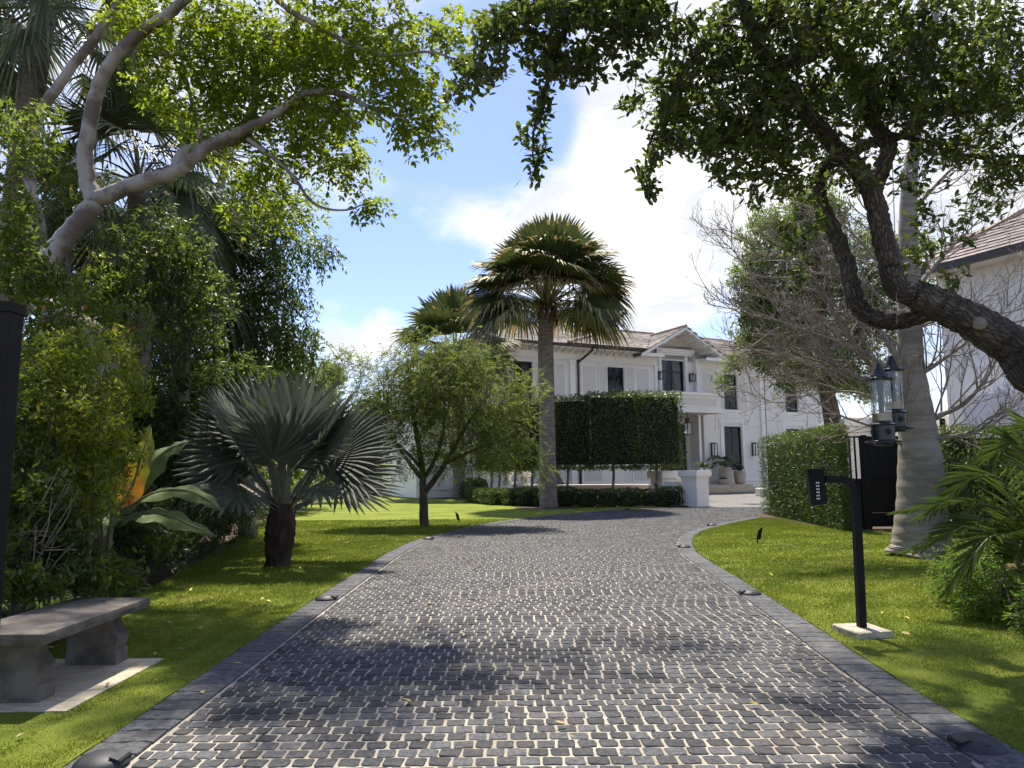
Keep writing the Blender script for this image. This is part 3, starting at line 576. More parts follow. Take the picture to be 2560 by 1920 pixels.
# ------------------------------------------------------------------ walls, gate, neighbour, garden furniture
mat('bench_stone', (.095, .083, .07), (.19, .168, .142), 6, .85, .5, 160, bdist=.004, spec=.2)
mat('coral_slab', (.50, .42, .30), (.62, .55, .43), 8, .85, 1.0, 45, bdist=.012, stretch=(1, 3, 1))
mat('plinth_stone', (.30, .27, .21), (.46, .42, .34), 16, .9, 1.0, 40, bdist=.015)
mat('gate_black', (.005, .005, .006), (.010, .010, .011), 6, .6, spec=.2)
mat('lamp_grey', (.022, .025, .03), (.032, .036, .042), 12, .55, spec=.3)
mat('feeder_green', (.006, .012, .014), (.01, .018, .02), 8, .25, spec=.5)
mat('seed', (.36, .23, .11), (.55, .38, .2), 160, .9, 1, 200)
mat('pot_clay', (.46, .39, .32), (.54, .47, .39), 4, .8, .3, 60)
mat('key_white', (.7, .7, .7), None, rough=.5)
mat('neigh_tile', (.13, .10, .095), (.21, .17, .16), 2, .75, .4, 30, attr=.25, spec=.3)
# garden wall with pillars
PA = math.radians(38)
pil = empty('gate_pillar', (6.95, 27.75, 0), 'white square masonry pillar with flat cap at the end of the driveway', 'pillar', rz=PA)
MB().box(-.36, .36, -.36, .36, 0, 1.08).build('shaft', 'stucco', pil); MB().box(-.45, .45, -.45, .45, 1.14, 1.37, .01).box(-.40, .40, -.40, .40, 1.08, 1.14).build('cap', 'white_paint', pil)
p2_ = empty('wall_pier', (6.15, 29.6, 0), 'double white capped pier left of and behind the driveway pillar', 'pier', rz=PA)
MB().box(-.45, .3, -.3, .3, 0, 1.05).box(.3, .95, -.2, .4, 0, 1.0).build('shaft', 'stucco', p2_); MB().box(-.55, .38, -.4, .4, 1.05, 1.36, .01).box(.38, 1.05, -.3, .5, 1.0, 1.36, .01).build('cap', 'white_paint', p2_)
lb = empty('low_block', (6.45, 28.55, 0), 'low white stepped wall block between the two capped piers', 'wall', rz=PA); MB().box(-.35, .45, -.25, .25, 0, .70).build('body', 'stucco', lb); MB().box(-.4, .5, -.3, .3, .70, .92).build('cap', 'white_paint', lb)
fb = empty('fountain_basin', (3.2, 31.4, 0), 'long low white fountain basin wall behind the clipped low shrubs', 'fountain basin', rz=math.radians(-6))
MB().box(-3.2, 2.6, 0, .35, 0, .70).build('front_wall', 'panel_paint', fb); MB().box(-3.25, 2.65, -.05, .6, .70, .78).build('ledge', 'white_paint', fb); MB().box(-3.2, -2.85, .35, 4, 0, .7).box(2.25, 2.6, .35, 4, 0, .7).box(-2.85, 2.25, 3.65, 4, 0, .7).build('side_wall', 'panel_paint', fb)
MB().box(-2.84, 2.24, .61, 3.64, .55, .6).build('basin_floor', 'panel_paint', fb)
for (x, y, s, lb_) in ((.55, 33.0, 1.0, 'white stone urn pedestal behind the basin left of the tall palm trunk'), (-.25, 33.6, .8, 'smaller white stone urn pedestal at the left end of the basin')):
    e_ = empty('urn', (x, y, .78), lb_, 'urn'); MB().lathe([(0, 0), (.38*s, 0), (.38*s, .1), (.22*s, .16), (.2*s, .35), (.36*s, .45), (.42*s, .62), (.40*s, .66), (0, .6)], 20).build('bowl', 'white_paint', e_, smooth=True, auto=.6)
mat('statue_grey', (.05, .055, .06), (.1, .105, .11), 5, .7, .5, 30)
e_ = empty('statue', (1.95, 32.6, .72), 'dark grey stone sculpture on a spreading base behind the tall palm trunk', 'statue'); MB().lathe([(.55, 0), (.5, .12), (.32, .28), (.2, .4), (.18, .7), (.26, .95), (.3, 1.2), (.16, 1.45), (.12, 1.6), (0, 1.68)], 18).build('figure', 'statue_grey', e_, smooth=True)
for i, (x, y, h, lb_) in enumerate(((6.38, 27.45, .78, 'dark hose tap standpipe with coiled hose beside the white pillar'), (5.75, 28.9, .8, 'dark standpipe left of the low white wall block'))):
    hp = empty('standpipe', (x, y, 0), lb_, 'standpipe'); MB().tube([(0, 0, 0), (0, 0, h), (-.1, 0, h+.02), (-.12, 0, h-.06)], .02, 8).build('pipe', 'black_metal', hp)
    if i == 0: MB().tube(catmull([(-.12, 0, h-.08), (-.15, 0, .4), (-.3, -.05, .08), (-.5, -.1, .04), (-.2, -.22, .03), (.1, -.12, .03), (-.1, .08, .03), (-.45, .1, .03), (-.3, -.2, .05), (.15, -.18, .03)], 6), .018, 6).build('hose', 'gutter_brown', hp, smooth=True)
sb = empty('stone_block', (13.3, 37.9, 0), 'pitted white coral stone block on the forecourt beside the hedge', 'stone'); MB().box(-.55, 1.2, -.4, .4, 0, .42, .04).build('block', 'stone_white', sb)
# planters on the top step
def pot(u, o, lab, prof): e_ = empty('planter', hpt(u, o, .46), lab, 'planter'); MB().lathe(prof, 26).build('pot', 'pot_clay', e_, smooth=True, auto=.7); MB().lathe([(prof[-1][0]*.98, prof[-1][1]-.06), (0, prof[-1][1]-.05)], 20).build('soil', 'mulch', e_); return e_
pot(14.68, .95, 'large egg-shaped beige planter under the big-leaved plant by the house', [(0, 0), (.26, 0), (.40, .35), (.46, .65), (.42, .95), (.33, 1.1), (.30, 1.1), (.28, 1.04)])
pot(15.86, .95, 'straight beige planter with rounded foot holding the spiky plant', [(0, 0), (.26, 0), (.33, .08), (.36, .4), (.38, .86), (.34, .86), (.33, .78)])
pot(14.1, 1.3, 'small shallow beige bowl planter at the foot of the large planter', [(0, 0), (.2, 0), (.38, .16), (.45, .34), (.42, .34), (.40, .28)])
# garage wing and neighbour
ga = empty('garage', (14.87, 32.0, 0), 'low white flat-roofed outbuilding with coping right of the mansion', 'outbuilding', rz=math.radians(-8)); MB().box(0, 9, 0, 4, 0, 3.25).box(1.1, 9, -.35, 0, 0, 3.2).build('wall', 'stucco', ga); MB().box(-.12, 9.2, -.12, 4.1, 3.25, 3.62).box(.98, 9.2, -.47, -.12, 3.2, 3.58).build('coping', 'white_paint', ga)
ne = empty('neighbour_house', (14.75, 24.3, 0), 'tall plain white neighbouring house with dark tiled roof at the right edge', 'house', rz=math.atan2(-2.8, 1.48))
MB().box(0, 14, 0, 9, 0, 8.0).build('wall', 'stucco', ne); MB().box(1.2, 9, -1.3, 0, 0, 3.6).build('annex', 'stucco', ne); MB().box(-.1, 14.8, -.72, .0, 7.92, 7.97).build('soffit', 'stucco', ne); MB().box(-.2, 14.9, -.85, -.7, 7.9, 8.12).build('fascia', 'gutter_brown', ne)
def single_tiles(parent, o_, e, s, n0, cols, rows, tw, te, m):
    e, s, n0 = [np.array(v, float) for v in (e, s, n0)]; V = [o2 for o2 in [tuple(e*dx*tw*.97+s*dy*te+n0*dz_) for (dx, dy, dz_) in ((-.5, -.52, 0), (.5, -.52, 0), (.5, .6, -.02), (-.5, .6, -.02), (-.5, -.52, .045), (.5, -.52, .045), (.5, .6, .012), (-.5, .6, .012))]]
    ms = []
    for k in range(8):
        me = bpy.data.meshes.new('tile'); me.from_pydata(V, [], [(4, 5, 6, 7), (0, 1, 5, 4), (1, 2, 6, 5), (0, 4, 7, 3)]); me.materials.append(MATS[m]); a = me.attributes.new('rnd', 'FLOAT', 'FACE'); a.data.foreach_set('value', np.full(4, random.random(), np.float32)); ms.append(me)
    for r in range(rows):
        for c in range(cols):
            o = bpy.data.objects.new('tile', random.choice(ms)); COL.objects.link(o); o.parent = parent; p = np.array(o_)+e*(c+.5+(.5 if r % 2 else 0))*tw+s*(r+.5)*te+n0*random.uniform(0, .015); o.location = tuple(p)
pit = math.radians(33); sv = (0, math.cos(pit), math.sin(pit)); nv = (0, -math.sin(pit), math.cos(pit))
MB().poly([(-.2, -.8, 8.10), (14.9, -.8, 8.10), (10.5, 4.5, 8.1+5.3*math.tan(pit)), (3.4, 4.5, 8.1+5.3*math.tan(pit))]).poly([(-.2, -.8, 8.1), (3.4, 4.5, 8.1+5.3*math.tan(pit)), (-.2, 9.8, 8.1)]).build('roof', 'neigh_tile', ne)
single_tiles(ne, (-.2, -.8, 8.115), (1, 0, 0), sv, nv, 23, 9, .33, .32, 'neigh_tile')
ridge_b = MB(); 
for k in range(12):
    a = np.array((-.2, -.8, 8.12))+np.array((3.6, 5.3, 5.3*math.tan(pit)))*k/12; b = np.array((-.2, -.8, 8.12))+np.array((3.6, 5.3, 5.3*math.tan(pit)))*(k+1.1)/12; ridge_b.tube([a, b], [.13, .11], 8)
ridge_b.build('ridge_tiles', 'ridge_tile', ne)['kind'] = 'stuff'
# gate and fence
gt = empty('garden_gate', (7.45, 16.35, 0), 'tall black wooden gate with vertical boards behind the thick grey trunk', 'gate')
for i, x in enumerate((.05, .17, .29, .41)): MB().box(x-.017, x+.017, -.014, .014, .05, 2.06).build('bar', 'gate_black', gt)
MB().box(0, .45, -.02, .02, 2.06, 2.10).box(0, .45, -.02, .02, .0, .06).build('rail', 'gate_black', gt); MB().box(.0, .44, .02, .05, .06, 1.14).build('lower_panel', 'gate_black', gt)

for (a, b) in ((.455, .55), (1.9, 2.0)): MB().box(a, b, -.05, .05, 0, 2.12).build('stile', 'gate_black', gt)
for (z0, z1) in ((.08, .38), (1.14, 1.24), (1.98, 2.09)): MB().box(.56, 1.89, -.045, .03, z0, z1).build('cross_rail', 'gate_black', gt)
for k in range(11): MB().box(.57+k*.12, .57+k*.12+.112, -.022, .02, .385, 1.975).build('board', 'gate_black', gt)
fe = empty('metal_fence', (9.6, 15.9, 0), 'black metal fence running behind the dark hedge at the right edge', 'fence')
for k in range(36): MB().box(k*.12-.01, k*.12+.01, -.01, .01, .1, 2.1).build('bar', 'gate_black', fe)
MB().box(-.1, 4.3, -.02, .02, 2.1, 2.14).build('rail', 'gate_black', fe)
for x in (-.1, 2.1, 4.3): MB().box(x-.04, x+.04, -.04, .04, 0, 2.45).build('post', 'gate_black', fe)
# entry keypad on its bent post
MB_pl = MB().box(-.155, .155, -.17, .17, -.02, .055, .012); pz = empty('keypad_base', (2.85, 6.1, .012), 'rough pale coral stone slab in the grass under the keypad post', 'stone slab', rz=.15)
bm = MB_pl.build('slab', 'plinth_stone', pz)
for v in bm.data.vertices: v.co.x += random.uniform(-.006, .006); v.co.y += random.uniform(-.006, .006)
kp = empty('entry_keypad', (2.85, 6.1, .065), 'black entry keypad on a bent square post set in the right lawn', 'keypad')
path = [(0.0, 0), (0.012, .6), (.015, 1.04), (.008, 1.11), (-.025, 1.17), (-.075, 1.20), (-.14, 1.205), (-.23, 1.205)]
L_, R_ = [], []
Pp = np.array(path); Tt = unit(np.gradient(Pp, axis=0)); Nn = np.stack([Tt[:, 1], -Tt[:, 0]], 1)*.03
pm = MB(); q = [Pp+Nn, Pp-Nn]
for i in range(len(Pp)-1):
    a, b, c, d = q[0][i], q[0][i+1], q[1][i+1], q[1][i]
    for (y0, rev) in ((-.03, False), (.03, True)): pm.poly([(a[0], y0, a[1]), (b[0], y0, b[1]), (c[0], y0, c[1]), (d[0], y0, d[1])])
    pm.poly([(a[0], -.03, a[1]), (b[0], -.03, b[1]), (b[0], .03, b[1]), (a[0], .03, a[1])]); pm.poly([(d[0], -.03, d[1]), (c[0], -.03, c[1]), (c[0], .03, c[1]), (d[0], .03, d[1])])
pm.build('post', 'gate_black', kp)
hd = MB().prism([(-.06, 0), (.065, .012), (.05, .30), (-.075, .295)], 'y', -.07, .06).build('reader', 'gate_black', kp); hd.location = (-.30, 0, .99); hd.rotation_euler = (0, 0, -.25)
MB().prism([(-.082, .285), (.058, .292), (.06, .305), (-.084, .30)], 'y', -.095, .065).build('hood', 'gate_black', hd)
for k in range(6):
    for j in range(2 if k < 4 else 2): MB().box(-.016+j*.014, -.006+j*.014, -.074, -.070, .05+k*.026, .062+k*.026).build('key', 'key_white', hd)
# bird feeders hung from the oak limb
def feeder(x, y, zt, lab, top):
    f = empty('bird_feeder', (x, y, zt-.65), lab, 'bird feeder', 'bird feeders hanging from the oak limb')
    MB().lathe([(0, .65), (.018, .645), (.05, .57), (.052, .56), (.066, .555), (.068, .54), (.072, .535), (.102, .525), (.1, .515), (.06, .522)], 24).build('roof', 'feeder_green', f, smooth=True, auto=.5)
    MB().lathe([(.071, .19), (.071, .53)], 28).build('tube', 'clear_plastic', f, smooth=True); MB().lathe([(.019, .2), (.019, .44), (.026, .45), (.026, .53)], 12).build('core', 'lamp_grey', f, smooth=True)
    MB().lathe([(.0, .235), (.04, .24), (.068, .252), (.068, .192), (0, .192)], 20).build('seed', 'seed', f)
    MB().lathe([(0, .19), (.073, .19), (.078, .18), (.102, .165), (.1, .157), (.082, .155), (.082, .045), (.075, .035), (0, .03)], 24).build('base', 'feeder_green', f, smooth=True, auto=.5)
    for k in range(4):
        a = -1.57+k*1.57; MB().lathe([(0, -.001), (.018, .0), (.022, .004), (.024, 0)], 12).build('port', 'room_dark', f).matrix_local = Matrix.Translation((.083*math.cos(a), .083*math.sin(a), .105)) @ Matrix.Rotation(a, 4, 'Z') @ Matrix.Rotation(math.pi/2, 4, 'Y')
    MB().tube([(.128*math.cos(t_), .128*math.sin(t_), .03) for t_ in np.linspace(0, 2*math.pi, 25)], .006, 6, False).build('perch_ring', 'feeder_green', f, smooth=True); MB().lathe([(0, .0), (.065, 0), (.075, .02), (.07, .03)], 20).build('tray', 'feeder_green', f)
    for k in range(4): a = .78+k*1.57; MB().tube([(.07*math.cos(a), .07*math.sin(a), .022), (.128*math.cos(a), .128*math.sin(a), .03)], .005, 5).build('spoke', 'feeder_green', f)
    MB().tube([(0, 0, .645), (0, 0, .645+top)], .0025, 5).build('wire', 'black_metal', f)
pF = W3(1897, 785, 5.65); feeder(pF[0], 5.65, pF[2], 'nearer and lower of the two dark green bird feeders', .42)
pF = W3(1924, 768, 6.05); feeder(pF[0], 6.05, pF[2], 'farther and higher of the two dark green bird feeders, half hidden', .36)
# spike lights and dome lights
def spike(x, y, rz, lab):
    e_ = empty('spike_light', (x, y, .01), lab, 'garden light', rz=rz); MB().lathe([(0, -.1), (.012, 0), (.014, .09), (0, .095)], 8).build('stake', 'gate_black', e_)
    n = 16; V = MB(); lo_z = lambda a: .27+.06*math.cos(a); pts = [(.038*math.cos(2*math.pi*k/n), .038*math.sin(2*math.pi*k/n)) for k in range(n)]
    for k in range(n):
        a, b = 2*math.pi*k/n, 2*math.pi*(k+1)/n; p, q = pts[k], pts[(k+1) % n]; V.poly([(p[0], p[1], .08), (q[0], q[1], .08), (q[0], q[1], lo_z(b)), (p[0], p[1], lo_z(a))])
    V.poly([(p[0], p[1], .08) for p in pts]); V.poly([(p[0]*.9, p[1]*.9, .22) for p in pts]); h = V.build('housing', 'gate_black', e_); h.rotation_euler = (0, math.radians(14), 0); h.scale = (1, 1, .95)
spike(4.5, 13.52, .1, 'small black spotlight on a stake in the right lawn near the curve'); spike(-1.45, 19.64, 2.9, 'small black spotlight on a stake in the left lawn beside the feathery tree')
DL = [((-1.93, 3.55), 'dark dome driveway light at the bottom left corner of the picture'), ((-2.0, 7.91), 'dark dome driveway light on the left border opposite the silver palm'), ((-1.72, 14.87), 'dark dome driveway light on the left border where the drive starts to curve'), ((.42, 21.1), 'dome driveway light catching the sun on the left border, far along'),
      ((2.24, 3.68), 'large-looking dark dome driveway light at the bottom right corner'), ((2.57, 8.05), 'dark dome driveway light on the right border level with the keypad'), ((3.0, 12.9), 'dark dome driveway light at the tightest bend of the right border'), ((4.87, 17.95), 'dome driveway light catching the sun at the far end of the right border'), ((4.0, 25.45), 'small far dome driveway light by the clipped shrubs')]
for (xy, lab) in DL:
    e_ = empty('dome_light', (xy[0], xy[1], .014), lab, 'driveway light', 'dome lights along the driveway border', rz=(0 if xy[0] < 0 else math.pi))
    n = 28; V = MB(); prof = [(.122, 0), (.12, .010), (.102, .028), (.07, .043), (.035, .050), (0, .052)]
    for j in range(5):
        for k in range(n):
            a, b = 2*math.pi*k/n, 2*math.pi*(k+1)/n
            V.poly([(prof[j][0]*math.cos(a), prof[j][0]*math.sin(a), prof[j][1]), (prof[j][0]*math.cos(b), prof[j][0]*math.sin(b), prof[j][1]), (prof[j+1][0]*math.cos(b), prof[j+1][0]*math.sin(b), prof[j+1][1]), (prof[j+1][0]*math.cos(a), prof[j+1][0]*math.sin(a), prof[j+1][1])])
    V.build('dome', 'lamp_grey', e_, smooth=True); sl = MB(); sl.box(.070, .113, -.05, .05, .008, .030); sl.build('slot', 'black_metal', e_)  # black box on the uncut dome paints in its shaded recess
    MB().prism([(.060, .049), (.104, .0345), (.104, .0305), (.060, .044)], 'y', -.055, .055).build('hood', 'lamp_grey', e_); MB().lathe([(0, .049), (.009, .049), (.009, .040), (.012, .04)], 8, (.0, .085, -.012)).build('screw', 'black_metal', e_)
# stone bench and the slab below it
sl = empty('stone_slab', (-3.13, 4.88, .0), 'pale pitted stone slab in the grass beneath the bench', 'stone slab'); so_ = MB().box(-.59, .575, -.585, .585, -.03, .02, .004).build('slab', 'coral_slab', sl)
be = empty('garden_bench', (-2.99, 4.9, .021), 'weathered stone garden bench with curved legs on the left lawn', 'bench')
pr = [(-.28, .365), (-.275, .36), (.275, .36), (.292, .368), (.30, .385), (.30, .405), (.292, .422), (.275, .432), (-.275, .432), (-.292, .422), (-.30, .405), (-.30, .385)]
MB().box(-.29, .29, -.62, .62, .355, .428, .026).build('seat', 'bench_stone', be, smooth=True, auto=.5)
def scroll():
    h = [(.178, 0), (.178, .088), (.160, .098), (.172, .13), (.178, .165), (.172, .20), (.150, .235), (.128, .265), (.118, .29), (.125, .31), (.155, .325), (.20, .338), (.215, .356)]
    return [(x, z) for x, z in h]+[(-x, z) for x, z in h[::-1]]
for y in (-.46, .38): MB().prism(scroll(), 'y', y, y+.155).build('leg', 'bench_stone', be)
# dark gate post at the left edge of the picture
gp_ = empty('gate_post', (-2.62, 3.5, 0), 'plain black gate post cut off by the left edge of the picture', 'post'); MB().box(-.16, .17, -.05, .05, -.02, 2.15, .006).build('post', 'gate_black', gp_); MB().box(-.165, .175, -.055, .055, 2.15, 2.2).build('cap', 'gate_black', gp_)
# ------------------------------------------------------------------ palms
mat('palm_trunk', (.20, .165, .13), (.35, .30, .245), 3, .9, .9, 9, bdist=.03, stretch=(1, 1, 5), wave=('Z', 2.2, 2.0, .5), coord='Bark')
mat('palm_boot', (.075, .045, .025), (.16, .10, .06), 7, .9, .8, 20, bdist=.02)
mat('palm_stub', (.022, .015, .011), (.07, .045, .03), 9, .95, 1.0, 24, bdist=.03, stretch=(1, 1, .4))
mat('fan_green', (.055, .078, .022), (.085, .11, .032), 2, .5, .0, attr=.22, trans=.25, c3=(.30, .205, .09), c3t=.9, hue=.012, spec=.3)
mat('fan_silver', (.08, .095, .066), (.12, .135, .098), 2, .62, attr=.3, trans=.22, spec=.2, c3=(.09, .12, .03), c3t=.9)
mat('fan_sabal', (.055, .085, .028), (.085, .12, .04), 2, .42, attr=.3, trans=.3, spec=.4, c3=(.24, .15, .05), c3t=.93)
mat('petiole_grey', (.10, .10, .075), (.15, .15, .11), 5, .6, .4, 20)
mat('petiole_pale', (.12, .12, .07), (.19, .18, .115), 5, .6, .4, 20)
def fan_leaf(base, az, el, lp, R, n=36, span=200, split=.6, droop=.3, cup=.25, fold=.45, old=0.0, roll=0.0, wpet=.05, axdrop=12, gravity=0.0):
    a, e = math.radians(az), math.radians(el); d = np.array([math.cos(a)*math.cos(e), math.sin(a)*math.cos(e), math.sin(e)])
    side = np.array([-math.sin(a), math.cos(a), 0.0]); nrm = np.cross(d, side); nrm = nrm if nrm[2] > 0 or abs(nrm[2]) < .2 else -nrm
    if el > 75: nrm = -np.array([math.cos(a), math.sin(a), 0])*math.sin(e)+np.array([0, 0, math.cos(e)])
    base = np.array(base, float); pts = [base+d*lp*t-np.array([0, 0, 1])*gravity*lp*t*t for t in np.linspace(0, 1, 6)]
    hub = pts[-1]; ax = unit(pts[-1]-pts[-2]); ad = math.radians(axdrop); ax = unit(ax*math.cos(ad)-nrm*math.sin(ad)); nrm = unit(nrm-ax*(nrm@ax)); side = np.cross(nrm, ax)
    if roll: c, s = math.cos(roll), math.sin(roll); nrm, side = nrm*c+side*s, side*c-nrm*s
    V = []; F = []; Rr = []
    sp = math.radians(span); dl = sp/n/2
    for i in range(n):
        th = -sp/2+sp*(i+.5)/n; u_ = ax*math.cos(th)+side*math.sin(th); v_ = side*math.cos(th)-ax*math.sin(th)
        Ls = R*(.80+.2*math.cos(th*.8))*random.uniform(.92, 1.03); dr = droop*random.uniform(.6, 1.4); rr = random.random()*.88; o = len(V); jit = random.uniform(-.04, .04)
        fr = (.04, .33, split, split+(1-split)*.5, 1.0)
        for k, t in enumerate(fr):
            r = t*Ls; c = hub+u_*r+nrm*cup*r*(1-math.cos(th))*.6; hw = r*math.tan(dl)*1.02 if t <= split else split*Ls*math.tan(dl)*(1-((t-split)/(1-split))**1.6)*1.08
            if t > split: q = (t-split)/(1-split); c = c-np.array([0, 0, 1])*dr*Ls*(1-split)*q**1.5+v_*jit*q*Ls
            if k == 4: hw = .002
            V += [c-v_*hw, c+nrm*hw*fold, c+v_*hw]
        for k in range(4):
            b = o+k*3; F += [(b, b+1, b+4, b+3), (b+1, b+2, b+5, b+4)]; tip = k >= 2 and random.random() < old; tipb = .95 if (tip or (k == 3 and random.random() < old*.7)) else rr; Rr += [tipb, tipb]
    w0 = wpet
    o = len(V)
    for k, p in enumerate(pts):
        hw = w0*(1-.6*k/5); V += [p-side*hw, p+nrm*hw*-.5, p+side*hw]
    for k in range(5): b = o+k*3; F += [(b, b+1, b+4, b+3), (b+1, b+2, b+5, b+4)]; Rr += [.3, .3]
    return np.array(V), np.array(F), np.array(Rr)
def frond_part(root, m, pm, *a, **k):
    V, F, R = fan_leaf(*a, **k); np_ = 18; nF = len(F)-10
    fr = link('frond', npmesh('frond', V[:-np_], F[:nF], R[:nF]), m, root)
    link('petiole', npmesh('petiole', V[-np_:], F[nF:]-(len(V)-np_), R[nF:], True), pm, fr, False); return fr
def trunk_mesh(root, pts, rad, m, n=20, name='trunk', lump=.03, res=8):
    P = catmull(pts, res); r = np.interp(np.linspace(0, 1, len(P)), np.linspace(0, 1, len(rad)), rad)
    V, F = tube_np(P, r, n, True, lump); me = bpy.data.meshes.new(name); me.from_pydata([tuple(v) for v in V], [], F); me.polygons.foreach_set('use_smooth', np.ones(len(me.polygons), bool)); set_bark(me, bark_pos(P, r, n)); return link(name, me, m, root)
# tall fan palm
pb = np.array([1.34, 27.5, 0]); pt = W3(1183, 668, 27.5); fp = empty('fan_palm', pb, 'tall fan palm with stout grey trunk standing in front of the clipped hedge', 'palm')
tz = pt[2]-.2
trunk_mesh(fp, [(pb[0]+.02, 27.5, -.05), (pb[0], 27.5, .8), (pb[0]-.01, 27.5, 2.5), (pb[0]-.02, 27.5, tz-.7), (pt[0], 27.5, tz)], [.355, .33, .315, .31, .29, .27], 'palm_trunk', 24, lump=.02)
bt = MB()
for k in range(26):
    a = k*2.4; z = tz-.35+.03*k; r = .29+.05*(k % 3 == 0); bt.tube([(pt[0]+r*math.cos(a), 27.5+r*math.sin(a), z-.12), (pt[0]+(r+.03)*math.cos(a+.25), 27.5+(r+.03)*math.sin(a+.25), z+.1), (pt[0]+(r-.08)*math.cos(a+.5), 27.5+(r-.08)*math.sin(a+.5), z+.32)], [.05, .07, .03], 6)
bt.build('leaf_bases', 'palm_boot', fp, local=False)['kind'] = 'stuff'
top = np.array([pt[0], 27.5, tz+.25])
for k in range(40):
    az = k*137.5+random.uniform(-12, 12); f = k/39
    if f < .32: frond_part(fp, 'fan_green', 'petiole_pale', top+np.array([0, 0, .2]), az, 86-95*f+random.uniform(-9, 9), random.uniform(1.2, 1.55), random.uniform(1.8, 2.2), 44, 160, .78, .12, .2, .5, .12, random.uniform(-.3, .3), .08, 6)
    elif f < .68: frond_part(fp, 'fan_green', 'petiole_pale', top+np.array([0, 0, .1]), az, 56-90*(f-.32)+random.uniform(-6, 6), 1.7, 2.1, 40, 180, .72, .6, .25, .5, .35, random.uniform(-.3, .3), .09, 16, gravity=.06)
    elif abs(((az+90+180) % 360)-180) > 52: frond_part(fp, 'fan_green', 'petiole_pale', top, az, 32-56*(f-.68)+random.uniform(-6, 6), 1.85, 1.9, 38, 190, .68, .85, .25, .5, .28, random.uniform(-.4, .4), .08, 26, gravity=.14)
for (az, el) in ((-100, 54), (-65, 50), (-135, 48), (-30, 40), (200, 40), (-90, 36), (-118, 33), (-58, 34)): frond_part(fp, 'fan_green', 'petiole_pale', top, az, el, 1.5, 1.6, 40, 185, .66, 1.0, .2, .5, .6, 0, .085, 36, gravity=.10)
for az in (-18, 12, 40, 160, 185, 205, -40, 222):
    frond_part(fp, 'fan_green', 'petiole_pale', top, az+random.uniform(-8, 8), random.uniform(4, 24), 1.75, 1.9, 38, 185, .66, 1.0, .25, .5, .4, random.uniform(-.5, .5), .08, 30, gravity=.18)
# fan palm farther back
pb = np.array([-2.82, 38.6, 0]); pt = W3(985, 778, 38.6); f2 = empty('fan_palm', pb, 'second fan palm farther back, its crown half behind the tall palm', 'palm')
trunk_mesh(f2, [(pb[0], 38.6, -.05), (pb[0], 38.6, 1), (pt[0], 38.6, pt[2])], [.40, .36, .33, .28], 'palm_trunk', 18)
for k in range(24):
    az = k*137.5; f = k/23; frond_part(f2, 'fan_green', 'petiole_pale', pt, az, 86-105*f+random.uniform(-6, 6), 1.9, 2.4, 32, 175, .76-.15*f, .1+.9*f, .2, .5, .05+.35*f, random.uniform(-.3, .3), .09, 8+22*f, gravity=.12*f)
# silver palm on the left lawn
sb_ = np.array([-3.44, 10.8, 0]); sp_ = empty('silver_palm', sb_, 'low silver-grey fan palm with a dark stubby trunk on the left lawn', 'palm')
trunk_mesh(sp_, [(-3.46, 10.8, -.05), (-3.45, 10.8, .25), (-3.43, 10.8, .6), (-3.41, 10.8, .92)], [.19, .175, .20, .22, .20, .15], 'palm_stub', 22, lump=.16)
cb = np.array([-3.41, 10.8, .85])
for (az, el, lp, R, n, spn, dr, xd, rl) in ((-97, 64, .72, 1.05, 30, 235, .08, 4, 0), (-158, 40, .85, 1.0, 30, 245, .12, 6, .75), (172, 50, .95, 1.1, 30, 230, .1, 8, .5), (5, 32, .95, 1.15, 30, 215, .1, 5, -.8), (-38, 22, .85, .5, 12, 200, .5, 45, 0), (28, 52, 1.0, 1.3, 30, 210, .07, 4, -.5), (118, 68, 1.1, 1.35, 30, 210, .06, 3, .2), (75, 82, 1.15, 1.35, 32, 200, .06, 3, 0),
                                  (-55, 76, 1.05, 1.25, 30, 220, .06, 3, 0), (-15, 62, 1.05, 1.3, 30, 215, .07, 4, -.4), (-148, 62, 1.0, 1.2, 30, 220, .07, 4, .4), (152, 68, 1.1, 1.3, 30, 210, .06, 3, .3), (60, 45, 1.1, 1.2, 28, 210, .1, 6, 0), (105, 40, 1.1, 1.15, 28, 210, .1, 6, 0), (-125, 18, .75, .9, 26, 230, .25, 18, .5), (35, 22, .95, 1.1, 28, 215, .15, 10, -.6), (155, 22, .9, 1.0, 28, 220, .2, 12, .7), (-25, 50, 1.0, 1.15, 30, 210, .08, 5, -.7), (-172, 55, .95, 1.1, 30, 220, .08, 5, .7), (-75, 84, 1.0, 1.1, 28, 200, .05, 3, 0)):
    frond_part(sp_, 'fan_silver', 'petiole_grey', cb+np.array([math.cos(math.radians(az))*.08, math.sin(math.radians(az))*.08, random.uniform(-.12, .1)]), az, el+random.uniform(-2, 2), lp*.92, R*.95, n, spn, .60, dr, .18, .5, .03, rl+random.uniform(-.1, .1), .065, xd)
# cabbage palms behind the left shrubs
def cabbage(x, y, Y, nl, R, lp, lab, lean=0, rt=.2):
    p = W3(x, y, Y); e_ = empty('cabbage_palm', (p[0]+lean, Y, 0), lab, 'palm'); trunk_mesh(e_, [(p[0]+lean, Y, -.05), (p[0]+lean*.7, Y, p[2]*.5), (p[0], Y, p[2]+.1)], [rt*1.1, rt, rt*.95], 'palm_trunk', 14)
    for k in range(nl):
        az = k*137.5+random.uniform(-15, 15); f = k/(nl-1); frond_part(e_, 'fan_sabal', 'petiole_pale', p, az, 80-125*f+random.uniform(-8, 8), lp*random.uniform(.85, 1.1), R*random.uniform(.9, 1.05), 34, 230, .42, .35+.5*f, .3, .5, .03+.2*f, random.uniform(-.5, .5), .035, 15+15*f, gravity=.25*f+.08)
cabbage(95, 20, 11.5, 26, 1.15, 1.15, 'cabbage palm whose brown-tipped crown fills the top left corner', -.4)
